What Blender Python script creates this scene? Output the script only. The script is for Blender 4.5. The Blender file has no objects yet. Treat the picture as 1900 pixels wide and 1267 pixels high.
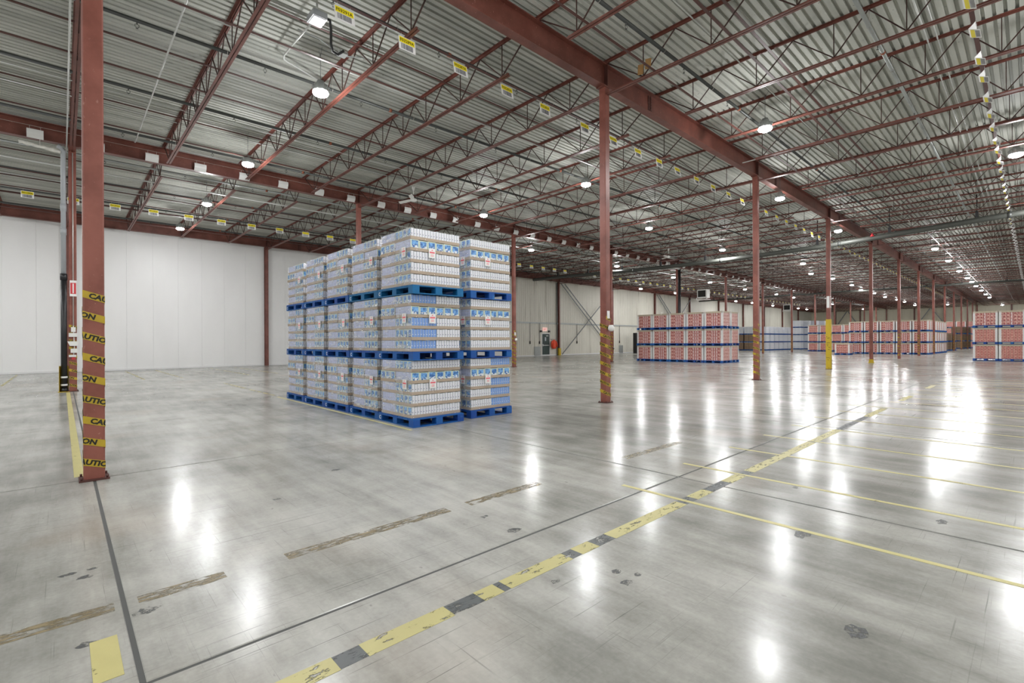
import bpy, bmesh, math, random
from mathutils import Vector, Matrix

random.seed(11)
sc = bpy.context.scene
COL = sc.collection

# ------------------------------------------------------------------ camera, world, exposure
CAM_H = 1.4
YAW = math.radians(47.1156)
ROLL = 0.0045929
R_ = Vector((math.cos(YAW), math.sin(YAW), 0)); U_ = Vector((0, 0, 1)); F_ = Vector((-math.sin(YAW), math.cos(YAW), 0))
cr, sr = math.cos(ROLL), math.sin(ROLL)
RR = R_ * cr - U_ * sr
UU = R_ * sr + U_ * cr
cd = bpy.data.cameras.new('camera')
cd.sensor_width = 36.0
cd.lens = 899.785 / 1900 * 36
cd.shift_y = -(633.5 - 632.73) / 1900
cd.clip_start = 0.05
cd.clip_end = 400
cam = bpy.data.objects.new('camera', cd)
COL.objects.link(cam)
cam.matrix_world = Matrix(((RR.x, UU.x, -F_.x, 0), (RR.y, UU.y, -F_.y, 0), (RR.z, UU.z, -F_.z, CAM_H), (0, 0, 0, 1)))
sc.camera = cam

w = bpy.data.worlds.new('world')
sc.world = w
w.use_nodes = True
w.node_tree.nodes['Background'].inputs[0].default_value = (0.8, 0.85, 0.9, 1)
w.node_tree.nodes['Background'].inputs[1].default_value = 0.05

LAMP_DOWN = 98.0      # watts of each high-bay lamp, downward
LAMP_UP = 92.0         # its spill to the sides and up
sc.view_settings.view_transform = 'Standard'
sc.view_settings.look = 'None'
sc.view_settings.gamma = 1.0
sc.view_settings.use_curve_mapping = False
sc.view_settings.exposure = 0.12
try:
    sc.cycles.diffuse_bounces = 4
    sc.cycles.max_bounces = 7
    sc.cycles.transparent_max_bounces = 16
    sc.cycles.sample_clamp_indirect = 4.0
    sc.cycles.caustics_reflective = False
    sc.cycles.caustics_refractive = False
except Exception:
    pass

# ------------------------------------------------------------------ building grid (metres)
X1, X2, X3, X0 = -6.611, -19.013, -31.334, 5.79
S, Y0 = 8.7828, 0.2417
J = S / 4
NB = 13
YEND = Y0 + NB * S
YBACK = Y0 - 2 * S
XR = 18.2
ZG0, ZG1 = 7.11, 7.62          # girder bottom / top
ZB = 6.93                      # joist bottom chord underside
ZT = 7.63                      # joist top chord underside
ZD = 7.70                      # deck underside


# ------------------------------------------------------------------ materials
def lin(c):
    out = []
    for v in c:
        v = v / 255.0
        out.append(v / 12.92 if v <= 0.04045 else ((v + 0.055) / 1.055) ** 2.4)
    return (out[0], out[1], out[2], 1.0)


class NT:
    def __init__(s, name):
        s.m = bpy.data.materials.new(name)
        s.m.use_nodes = True
        s.t = s.m.node_tree
        s.b = s.t.nodes['Principled BSDF']
        s.out = s.t.nodes['Material Output']

    def n(s, typ, **kw):
        nd = s.t.nodes.new(typ)
        for k, v in kw.items():
            setattr(nd, k, v)
        return nd

    def l(s, a, b):
        s.t.links.new(a, b)

    def math(s, op, a, b=None, c=None, clamp=False):
        nd = s.n('ShaderNodeMath', operation=op)
        nd.use_clamp = clamp
        for i, v in enumerate((a, b, c)):
            if v is None:
                continue
            if isinstance(v, (int, float)):
                nd.inputs[i].default_value = v
            else:
                s.l(v, nd.inputs[i])
        return nd.outputs[0]

    def mix(s, f, a, b):
        nd = s.n('ShaderNodeMix', data_type='RGBA')
        for i, v in ((0, f), (6, a), (7, b)):
            if isinstance(v, (int, float)):
                nd.inputs[i].default_value = v
            elif isinstance(v, tuple):
                nd.inputs[i].default_value = v
            else:
                s.l(v, nd.inputs[i])
        return nd.outputs[2]

    def pos(s, sx=1, sy=1, sz=1, obj=False, ang=0.0):
        if obj:
            src = s.n('ShaderNodeTexCoord').outputs['Object']
        else:
            src = s.n('ShaderNodeNewGeometry').outputs['Position']
        mp = s.n('ShaderNodeMapping')
        mp.inputs['Scale'].default_value = (sx, sy, sz)
        mp.inputs['Rotation'].default_value = (0, 0, ang)
        s.l(src, mp.inputs[0])
        return mp.outputs[0]

    def noise(s, vec, scale, detail=3.0, rough=0.5):
        nd = s.n('ShaderNodeTexNoise')
        nd.inputs['Scale'].default_value = scale
        nd.inputs['Detail'].default_value = detail
        nd.inputs['Roughness'].default_value = rough
        s.l(vec, nd.inputs['Vector'])
        return nd.outputs[0]

    def ramp(s, v, lo, hi):
        nd = s.n('ShaderNodeMapRange')
        nd.inputs[1].default_value = lo
        nd.inputs[2].default_value = hi
        nd.interpolation_type = 'SMOOTHSTEP'
        s.l(v, nd.inputs[0])
        return nd.outputs[0]

    def uv(s):
        sp = s.n('ShaderNodeSeparateXYZ')
        s.l(s.n('ShaderNodeTexCoord').outputs['UV'], sp.inputs[0])
        return sp.outputs[0], sp.outputs[1]

    def rect(s, u, v, u0, u1, v0, v1):
        a = s.math('GREATER_THAN', u, u0)
        b = s.math('LESS_THAN', u, u1)
        c = s.math('GREATER_THAN', v, v0)
        d = s.math('LESS_THAN', v, v1)
        return s.math('MULTIPLY', s.math('MULTIPLY', a, b), s.math('MULTIPLY', c, d))

    def rects(s, u, v, rs):
        o = None
        for r in rs:
            q = s.rect(u, v, *r)
            o = q if o is None else s.math('MAXIMUM', o, q)
        return o

    def setc(s, c):
        if isinstance(c, tuple):
            s.b.inputs['Base Color'].default_value = c
        else:
            s.l(c, s.b.inputs['Base Color'])

    def bump(s, h, strength, dist=0.01):
        nd = s.n('ShaderNodeBump')
        nd.inputs['Strength'].default_value = strength
        nd.inputs['Distance'].default_value = dist
        s.l(h, nd.inputs['Height'])
        s.l(nd.outputs[0], s.b.inputs['Normal'])


def plain(name, rgb, rough=0.5, metal=0.0, var=0.12, scale=3.0, spec=0.5):
    k = NT(name)
    c = lin(rgb)
    if var > 0:
        d = tuple(x * (1 - var) for x in c[:3]) + (1,)
        e = tuple(min(1, x * (1 + var * 0.7)) for x in c[:3]) + (1,)
        k.setc(k.mix(k.noise(k.pos(), scale, 4), d, e))
    else:
        k.setc(c)
    k.b.inputs['Roughness'].default_value = rough
    k.b.inputs['Metallic'].default_value = metal
    k.b.inputs['Specular IOR Level'].default_value = spec
    return k.m


M = {}


def make_materials():
    # polished, worn concrete
    k = NT('concrete_floor')
    p = k.pos()
    big = k.noise(p, 0.22, 5, 0.6)
    mid = k.noise(k.pos(1, 1, 1), 1.3, 6, 0.65)
    st1 = k.noise(k.pos(0.35, 2.6, 1, ang=0.05), 1.6, 5, 0.6)
    fine = k.noise(k.pos(), 38, 3, 0.6)
    v = k.math('ADD', k.math('MULTIPLY', big, 0.75), k.math('ADD', k.math('MULTIPLY', mid, 0.5), k.math('MULTIPLY', st1, 0.42)))
    v = k.math('ADD', v, k.math('MULTIPLY', fine, 0.12))
    t = k.ramp(v, 0.60, 1.20)
    c = k.mix(t, lin((112, 112, 106)), lin((196, 195, 188)))
    tint = k.ramp(k.noise(k.pos(), 0.5, 3), 0.55, 0.72)
    c = k.mix(k.math('MULTIPLY', tint, 0.22), c, lin((178, 158, 138)))
    sc1 = k.ramp(k.noise(k.pos(0.3, 26, 1, ang=0.03), 3.0, 3, 0.7), 0.63, 0.72)
    sc2 = k.ramp(k.noise(k.pos(30, 0.35, 1, ang=0.06), 2.6, 3, 0.7), 0.61, 0.70)
    gate = k.ramp(k.noise(k.pos(), 0.45, 2), 0.42, 0.58)
    scr = k.math('MAXIMUM', k.math('MULTIPLY', sc1, 0.45), k.math('MULTIPLY', k.math('MULTIPLY', sc2, gate), 0.75))
    c = k.mix(scr, c, lin((86, 87, 84)))
    speck = k.ramp(k.noise(k.pos(1, 1.6, 1), 9, 2, 0.5), 0.735, 0.76)
    c = k.mix(k.math('MULTIPLY', speck, 0.3), c, lin((70, 70, 68)))
    k.setc(c)
    sm = k.noise(k.pos(0.5, 1.6, 1), 0.9, 2, 0.4)
    sm2 = k.noise(k.pos(), 0.3, 2, 0.4)
    rg = k.math('ADD', k.math('MULTIPLY', sm, 0.17), k.math('MULTIPLY', sm2, 0.08))
    k.l(k.math('MINIMUM', k.math('ADD', rg, 0.075), 0.262), k.b.inputs['Roughness'])
    k.b.inputs['Specular IOR Level'].default_value = 0.17
    k.bump(k.noise(k.pos(), 3.5, 3), 0.05, 0.01)
    M['floor'] = k.m
    M['joint'] = plain('joint_filler', (84, 85, 83), 0.8)
    # galvanised roof deck
    k = NT('roof_deck')
    a = k.noise(k.pos(3, 0.15, 1), 1.0, 4)
    c = k.mix(k.ramp(a, 0.3, 0.7), lin((168, 170, 162)), lin((202, 203, 195)))
    k.setc(k.mix(k.math('MULTIPLY', k.ramp(k.noise(k.pos(), 14, 2), 0.72, 0.75), 0.6), c, lin((70, 70, 66))))
    k.b.inputs['Roughness'].default_value = 0.62
    k.b.inputs['Specular IOR Level'].default_value = 0.3
    M['deck'] = k.m
    # red oxide steel
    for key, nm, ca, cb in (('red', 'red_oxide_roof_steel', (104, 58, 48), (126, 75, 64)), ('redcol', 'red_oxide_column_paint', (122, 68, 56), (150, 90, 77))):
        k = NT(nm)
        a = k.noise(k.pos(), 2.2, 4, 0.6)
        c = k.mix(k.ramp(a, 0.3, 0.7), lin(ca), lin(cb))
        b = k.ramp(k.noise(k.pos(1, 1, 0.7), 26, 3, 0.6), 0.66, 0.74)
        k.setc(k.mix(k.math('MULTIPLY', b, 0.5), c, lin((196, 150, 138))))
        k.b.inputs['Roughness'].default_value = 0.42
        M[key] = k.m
    M['reddark'] = plain('dark_red_steel', (84, 48, 41), 0.55)
    M['webdark'] = plain('brown_web_steel', (66, 42, 36), 0.6)
    M['yellow'] = plain('safety_yellow', (206, 176, 36), 0.45)
    M['tape'] = plain('tape_yellow', (190, 162, 44), 0.32, var=0.2, scale=14)
    M['black'] = plain('black_print', (24, 23, 20), 0.5, var=0)
    M['blackpipe'] = plain('black_pipe', (38, 38, 40), 0.4)
    M['mainpipe'] = plain('main_pipe_steel', (78, 80, 75), 0.5, 0.1)
    M['sprpipe'] = plain('sprinkler_pipe_steel', (74, 76, 74), 0.4, 0.3)
    M['greypipe'] = plain('grey_pipe', (176, 180, 184), 0.35)
    M['conduit'] = plain('galvanised_conduit', (206, 208, 204), 0.3, 0.3)
    M['galv'] = plain('galvanised_sheet', (168, 172, 170), 0.4, 0.3)
    M['white'] = plain('white_plastic', (236, 236, 232), 0.45, var=0.03)
    M['board'] = plain('sign_board', (240, 240, 238), 0.4, var=0.02)
    M['signyellow'] = plain('sign_yellow', (244, 226, 30), 0.4, var=0.03)
    M['ink'] = plain('ink_brown', (74, 62, 10), 0.5, var=0)
    M['barink'] = plain('barcode_ink', (84, 84, 88), 0.5, var=0)
    M['wire'] = plain('wire', (196, 190, 182), 0.4, 0.3, var=0)
    M['brown'] = plain('cardboard', (160, 122, 74), 0.8)
    M['orange'] = plain('orange_hivis', (240, 84, 50), 0.7, var=0.2, scale=9)
    M['lime'] = plain('lime_reflective', (214, 214, 120), 0.5)
    M['doorgreen'] = plain('dark_green_door', (36, 60, 56), 0.4)
    M['glassy'] = plain('door_paper', (190, 196, 200), 0.3, var=0)
    M['signred'] = plain('sign_red', (206, 60, 66), 0.5, var=0.03)
    M['signpink'] = plain('sign_pink', (240, 120, 130), 0.5, var=0.03)
    M['greysteel'] = plain('grey_steel', (128, 132, 132), 0.4, 0.3)
    M['darkgap'] = plain('dark_recess', (30, 28, 26), 0.7, var=0)
    M['dirtyyellow'] = None
    # white insulated wall panel
    k = NT('white_wall_panel')
    a = k.noise(k.pos(1, 1, 0.3), 1.2, 4)
    k.setc(k.mix(a, lin((232, 232, 231)), lin((243, 243, 242))))
    k.b.inputs['Roughness'].default_value = 0.42
    k.bump(k.noise(k.pos(), 9, 2), 0.03, 0.01)
    M['wallwhite'] = k.m
    # aged cream wall panel with run marks
    k = NT('aged_wall_panel')
    a = k.noise(k.pos(1, 1, 0.3), 0.8, 4)
    c = k.mix(a, lin((206, 203, 190)), lin((234, 231, 219)))
    dr = k.ramp(k.noise(k.pos(3.4, 3.4, 0.16), 1.0, 5, 0.65), 0.56, 0.7)
    c = k.mix(k.math('MULTIPLY', dr, 0.7), c, lin((146, 138, 118)))
    k.setc(c)
    k.b.inputs['Roughness'].default_value = 0.5
    M['wallcream'] = k.m
    k = NT('cream_wall_panel')
    a = k.noise(k.pos(2, 2, 0.3), 0.8, 4)
    k.setc(k.mix(a, lin((222, 214, 190)), lin((238, 232, 212))))
    k.b.inputs['Roughness'].default_value = 0.5
    M['wallend'] = k.m
    M['wallgap'] = plain('panel_joint', (196, 195, 190), 0.8)
    # blue pallet wood
    k = NT('blue_pallet_paint')
    oi = k.n('ShaderNodeObjectInfo').outputs['Random']
    a = k.noise(k.pos(), 7, 4)
    c1 = k.mix(oi, lin((8, 66, 150)), lin((16, 96, 168)))
    k.setc(k.mix(k.math('MULTIPLY', k.ramp(a, 0.55, 0.75), 0.5), c1, lin((70, 140, 196))))
    k.b.inputs['Roughness'].default_value = 0.6
    M['blue'] = k.m
    M['teal'] = plain('teal_pallet_paint', (0, 104, 158), 0.6, var=0.25, scale=6)
    M['tray'] = plain('tray_cardboard', (182, 164, 144), 0.8, var=0.1, scale=5)
    # carton narrow sides
    for nm, bg, fg in (('white', (244, 245, 248), (84, 92, 140)), ('blue', (92, 142, 216), (226, 236, 248)), ('lav', (206, 214, 242), (128, 144, 204))):
        k = NT('carton_side_' + nm)
        u, v = k.uv()
        msk = k.rects(u, v, [(0.0, 0.17, 0, 1), (0.17, 0.62, 0.47, 0.53), (0.56, 0.64, 0.1, 1)])
        k.setc(k.mix(k.math('MULTIPLY', msk, 0.75), lin(bg), lin(fg)))
        k.b.inputs['Roughness'].default_value = 0.35
        M['side_' + nm] = k.m
    # carton picture face
    k = NT('carton_picture')
    u, v = k.uv()
    pz = k.pos()
    swirl = k.noise(pz, 16, 4, 0.6)
    blue = k.mix(k.ramp(swirl, 0.4, 0.6), lin((44, 104, 176)), lin((120, 180, 234)))
    low = k.math('LESS_THAN', k.math('ADD', v, k.math('MULTIPLY', k.noise(pz, 20, 2), 0.6)), 0.78)
    pic = k.mix(low, blue, k.mix(k.ramp(k.noise(pz, 30, 2), 0.46, 0.56), lin((232, 238, 242)), lin((56, 110, 172))))
    edge = k.rects(u, v, [(0.0, 0.13, 0, 1), (0.9, 1, 0, 1), (0, 1, 0.93, 1)])
    pic = k.mix(edge, pic, lin((214, 226, 204)))
    k.setc(pic)
    k.b.inputs['Roughness'].default_value = 0.35
    M['picture'] = k.m
    # stretch film, clear and heavily layered
    for nm, lo, hi, op in (('film', 0.60, 0.80, 0.3), ('film_heavy', 0.46, 0.74, 0.5)):
        k = NT('stretch_' + nm)
        a = k.noise(k.pos(1.0, 1.0, 3.4), 5.0, 5, 0.65)
        f = k.math('ADD', k.math('MULTIPLY', k.ramp(a, lo, hi), op), 0.03 if nm == 'film' else 0.14)
        k.setc(lin((250, 250, 252)))
        k.b.inputs['Roughness'].default_value = 0.16
        k.b.inputs['Specular IOR Level'].default_value = 0.8
        k.bump(k.noise(k.pos(1, 1, 2.5), 9, 4, 0.6), 0.7, 0.03)
        tr = k.n('ShaderNodeBsdfTransparent')
        mx = k.n('ShaderNodeMixShader')
        k.l(f, mx.inputs[0])
        k.l(tr.outputs[0], mx.inputs[1])
        k.l(k.b.outputs[0], mx.inputs[2])
        k.l(mx.outputs[0], k.out.inputs[0])
        M[nm] = k.m
    # red case prints
    E_RECTS = [(0.22, 0.42, 0.08, 0.86), (0.22, 0.78, 0.08, 0.2), (0.22, 0.72, 0.42, 0.52), (0.22, 0.78, 0.74, 0.86)]
    for nm in ('redE', 'redcan', 'reddot', 'redside'):
        k = NT('case_print_' + nm)
        u, v = k.uv()
        pz = k.pos()
        nz = k.ramp(k.noise(pz, 16, 3), 0.38, 0.62)
        base = k.mix(nz, lin((188, 112, 104)), lin((226, 176, 164)))
        if nm == 'redE':
            base = k.mix(k.rects(u, v, E_RECTS), k.mix(nz, lin((176, 86, 82)), lin((204, 124, 116))), lin((246, 240, 236)))
        elif nm == 'redcan':
            du = k.math('SUBTRACT', u, 0.4)
            dv = k.math('SUBTRACT', v, 0.42)
            d2 = k.math('ADD', k.math('MULTIPLY', du, du), k.math('MULTIPLY', dv, dv))
            base = k.mix(k.math('LESS_THAN', d2, 0.06), base, lin((158, 52, 52)))
            base = k.mix(k.rects(u, v, [(0.62, 0.8, 0.5, 0.95), (0.1, 0.4, 0.8, 0.95)]), base, lin((244, 196, 178)))
        elif nm == 'reddot':
            du = k.math('SUBTRACT', u, 0.5)
            dv = k.math('SUBTRACT', v, 0.5)
            d2 = k.math('ADD', k.math('MULTIPLY', du, du), k.math('MULTIPLY', dv, dv))
            base = k.mix(k.math('LESS_THAN', d2, 0.05), k.mix(nz, lin((200, 128, 114)), lin((222, 162, 146))), lin((172, 74, 74)))
        else:
            base = k.mix(k.rects(u, v, [(0, 1, 0.3, 0.42), (0, 1, 0.66, 0.76)]), k.mix(nz, lin((196, 122, 114)), lin((222, 174, 164))), lin((236, 206, 198)))
        k.setc(base)
        k.b.inputs['Roughness'].default_value = 0.35
        M[nm] = k.m
    M['cornerboard'] = plain('corner_board', (236, 234, 232), 0.6, var=0.04)
    M['cap'] = plain('cap_board', (196, 182, 158), 0.8, var=0.08)
    k = NT('brown_case')
    u, v = k.uv()
    base = k.mix(k.noise(k.pos(), 6, 3), lin((112, 92, 74)), lin((150, 126, 102)))
    k.setc(k.mix(k.rects(u, v, [(0, 1, 0, 0.06), (0, 0.04, 0, 1)]), base, lin((76, 62, 50))))
    k.b.inputs['Roughness'].default_value = 0.75
    M['brownbox'] = k.m
    k = NT('white_case')
    u, v = k.uv()
    base = k.mix(k.noise(k.pos(), 5, 3), lin((206, 210, 218)), lin((232, 234, 238)))
    k.setc(k.mix(k.rects(u, v, [(0.15, 0.85, 0.44, 0.5), (0.3, 0.7, 0.25, 0.3), (0, 1, 0, 0.05)]), base, lin((150, 156, 172))))
    k.b.inputs['Roughness'].default_value = 0.4
    M['whitebox'] = k.m
    # lamp lens
    k = NT('lamp_lens')
    k.b.inputs['Base Color'].default_value = (0.9, 0.9, 0.9, 1)
    k.b.inputs['Emission Color'].default_value = (0.97, 0.985, 1.0, 1)
    k.b.inputs['Emission Strength'].default_value = 45.0
    k.m.cycles.emission_sampling = 'NONE'
    M['lens'] = k.m
    k = NT('exit_lens')
    k.b.inputs['Base Color'].default_value = lin((240, 200, 190))
    k.b.inputs['Emission Color'].default_value = lin((255, 200, 190))
    k.b.inputs['Emission Strength'].default_value = 0.5
    M['exit'] = k.m

    # worn floor paint: chips away to the concrete below
    def worn(name, rgb, lo, hi, stretch=(1, 1), sc_=7.0, var=0.2):
        k = NT(name)
        c = lin(rgb)
        k.setc(k.mix(k.noise(k.pos(), 6, 4), tuple(x * (1 - var) for x in c[:3]) + (1,), c))
        k.b.inputs['Roughness'].default_value = 0.45
        a = k.noise(k.pos(stretch[0], stretch[1], 1), sc_, 5, 0.7)
        f = k.ramp(a, lo, hi)
        tr = k.n('ShaderNodeBsdfTransparent')
        mx = k.n('ShaderNodeMixShader')
        k.l(f, mx.inputs[0])
        k.l(tr.outputs[0], mx.inputs[1])
        k.l(k.b.outputs[0], mx.inputs[2])
        k.l(mx.outputs[0], k.out.inputs[0])
        return k.m
    M['line'] = worn('floor_line_yellow', (202, 193, 128), 0.30, 0.36)
    M['lineworn'] = worn('floor_line_worn', (198, 190, 130), 0.38, 0.44, (3, 1))
    M['lineold'] = worn('floor_line_old', (142, 128, 96), 0.42, 0.62, (5, 1))
    M['residue'] = worn('tape_residue', (96, 100, 100), 0.34, 0.5, (3, 1))
    M['stain'] = worn('floor_stain', (84, 86, 86), 0.38, 0.62, (1, 1), 26)
    M['fade'] = worn('floor_line_faint', (206, 196, 128), 0.44, 0.58, (1, 1), 5)


make_materials()


# ------------------------------------------------------------------ mesh helpers
class MB:
    def __init__(s):
        s.v = []
        s.f = []
        s.m = []
        s.uv = []
        s.sm = []

    def face(s, idx, m=0, uv=None, smooth=False):
        s.f.append(tuple(idx))
        s.m.append(m)
        s.uv.append(uv)
        s.sm.append(smooth)

    def quad(s, a, b, c, d, m=0):
        n = len(s.v)
        s.v += [tuple(a), tuple(b), tuple(c), tuple(d)]
        s.face((n, n + 1, n + 2, n + 3), m, ((0, 0), (1, 0), (1, 1), (0, 1)))

    def box(s, x0, y0, z0, x1, y1, z1, m=0):
        mm = m if isinstance(m, (list, tuple)) else (m,) * 6
        n = len(s.v)
        s.v += [(x0, y0, z0), (x1, y0, z0), (x1, y1, z0), (x0, y1, z0), (x0, y0, z1), (x1, y0, z1), (x1, y1, z1), (x0, y1, z1)]
        q = ((0, 0), (1, 0), (1, 1), (0, 1))
        for k, ids in enumerate(((3, 0, 4, 7), (1, 2, 6, 5), (0, 1, 5, 4), (2, 3, 7, 6), (3, 2, 1, 0), (4, 5, 6, 7))):
            s.face([n + i for i in ids], mm[k], q)
        return s

    def bar(s, p, q, wd, ht=None, m=0, up=(0, 0, 1)):
        ht = wd if ht is None else ht
        p, q = Vector(p), Vector(q)
        d = (q - p).normalized()
        u = Vector(up)
        if abs(d.dot(u)) > 0.98:
            u = Vector((1, 0, 0))
        a = d.cross(u).normalized() * wd / 2
        b = a.cross(d).normalized() * ht / 2
        n = len(s.v)
        for c in (p, q):
            s.v += [tuple(c - a - b), tuple(c + a - b), tuple(c + a + b), tuple(c - a + b)]
        for ids in ((0, 1, 5, 4), (1, 2, 6, 5), (2, 3, 7, 6), (3, 0, 4, 7), (3, 2, 1, 0), (4, 5, 6, 7)):
            s.face([n + i for i in ids], m, ((0, 0), (1, 0), (1, 1), (0, 1)))
        return s

    def path(s, pts, r, n=8, m=0, cap=True):
        pts = [Vector(p) for p in pts]
        base = len(s.v)
        prev = None
        for i, p in enumerate(pts):
            if i == 0:
                d = pts[1] - p
            elif i == len(pts) - 1:
                d = p - pts[i - 1]
            else:
                d = (pts[i + 1] - p).normalized() + (p - pts[i - 1]).normalized()
            d.normalize()
            if prev is None:
                u = Vector((0, 0, 1)) if abs(d.z) < 0.9 else Vector((1, 0, 0))
                a = d.cross(u).normalized()
            else:
                a = (prev - d * prev.dot(d)).normalized()
            prev = a
            b = d.cross(a)
            rr = r[i] if isinstance(r, (list, tuple)) else r
            for j in range(n):
                t = 2 * math.pi * j / n
                s.v.append(tuple(p + (a * math.cos(t) + b * math.sin(t)) * rr))
        for i in range(len(pts) - 1):
            for j in range(n):
                k = (j + 1) % n
                s.face((base + i * n + j, base + i * n + k, base + (i + 1) * n + k, base + (i + 1) * n + j), m, None, True)
        if cap:
            s.face([base + j for j in range(n)][::-1], m)
            s.face([base + (len(pts) - 1) * n + j for j in range(n)], m)
        return s

    def lathe(s, prof, n=20, m=0, c=(0, 0)):
        base = len(s.v)
        for (r, z) in prof:
            for j in range(n):
                t = 2 * math.pi * j / n
                s.v.append((c[0] + r * math.cos(t), c[1] + r * math.sin(t), z))
        for i in range(len(prof) - 1):
            for j in range(n):
                k = (j + 1) % n
                s.face((base + i * n + j, base + i * n + k, base + (i + 1) * n + k, base + (i + 1) * n + j), m, None, True)
        if prof[0][0] > 1e-4:
            s.face([base + j for j in range(n)][::-1], m)
        if prof[-1][0] > 1e-4:
            s.face([base + (len(prof) - 1) * n + j for j in range(n)], m)
        return s

    def mesh(s, name, mats):
        me = bpy.data.meshes.new(name)
        me.from_pydata(s.v, [], s.f)
        for mt in (mats if isinstance(mats, (list, tuple)) else [mats]):
            me.materials.append(mt)
        me.polygons.foreach_set('material_index', s.m)
        me.polygons.foreach_set('use_smooth', s.sm)
        if any(u is not None for u in s.uv):
            ul = me.uv_layers.new(name='uv')
            dat = []
            for fc, u in zip(s.f, s.uv):
                if u is None:
                    u = ((0, 0),) * len(fc)
                for q in u:
                    dat += [q[0], q[1]]
            ul.data.foreach_set('uv', dat)
        me.update()
        return me


def ob(name, me, parent=None, loc=(0, 0, 0), rot=(0, 0, 0), label=None):
    o = bpy.data.objects.new(name, me)
    COL.objects.link(o)
    if parent is not None:
        o.parent = parent
    o.location = loc
    o.rotation_euler = rot
    if label:
        o['label'] = label
    return o


def tag(o, label, cat, group=None, kind=None):
    o['label'] = label
    if cat:
        o['category'] = cat
    if group:
        o['group'] = group
    if kind:
        o['kind'] = kind
    return o


def struct(o, label=None):
    o['kind'] = 'structure'
    if label:
        o['label'] = label
    return o


def nth(n):
    small = ['first', 'second', 'third', 'fourth', 'fifth', 'sixth', 'seventh', 'eighth', 'ninth', 'tenth', 'eleventh', 'twelfth']
    if 1 <= n <= 12:
        return small[n - 1]
    suf = 'th' if 10 <= n % 100 <= 20 else {1: 'st', 2: 'nd', 3: 'rd'}.get(n % 10, 'th')
    return '%d%s' % (n, suf)


_txt = {}


def text_geo(body, size, shear=0.0, bold=0.0, res=2):
    """flat lettering as vertex and face lists; x starts at 0, baseline at y=0"""
    key = (body, size, shear, bold)
    if key in _txt:
        return _txt[key]
    cu = bpy.data.curves.new('lettering', 'FONT')
    cu.body = body
    cu.size = size
    cu.shear = shear
    cu.offset = bold
    cu.resolution_u = res
    tmp = bpy.data.objects.new('lettering_tmp', cu)
    COL.objects.link(tmp)
    bpy.context.view_layer.update()
    me = bpy.data.meshes.new_from_object(tmp)
    vs = [tuple(v.co) for v in me.vertices]
    fs = [tuple(p.vertices) for p in me.polygons]
    bpy.data.objects.remove(tmp)
    bpy.data.meshes.remove(me)
    bpy.data.curves.remove(cu)
    if vs:
        x0 = min(v[0] for v in vs)
        vs = [(v[0] - x0, v[1], 0) for v in vs]
    _txt[key] = (vs, fs, max(v[0] for v in vs) if vs else 0)
    return _txt[key]


def put_text(mb, body, size, fn, m=0, shear=0.0, bold=0.0, center=False):
    vs, fs, wd = text_geo(body, size, shear, bold)
    off = -wd / 2 if center else 0
    n = len(mb.v)
    mb.v += [tuple(fn(v[0] + off, v[1])) for v in vs]
    for f in fs:
        mb.face([n + i for i in f], m)


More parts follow.
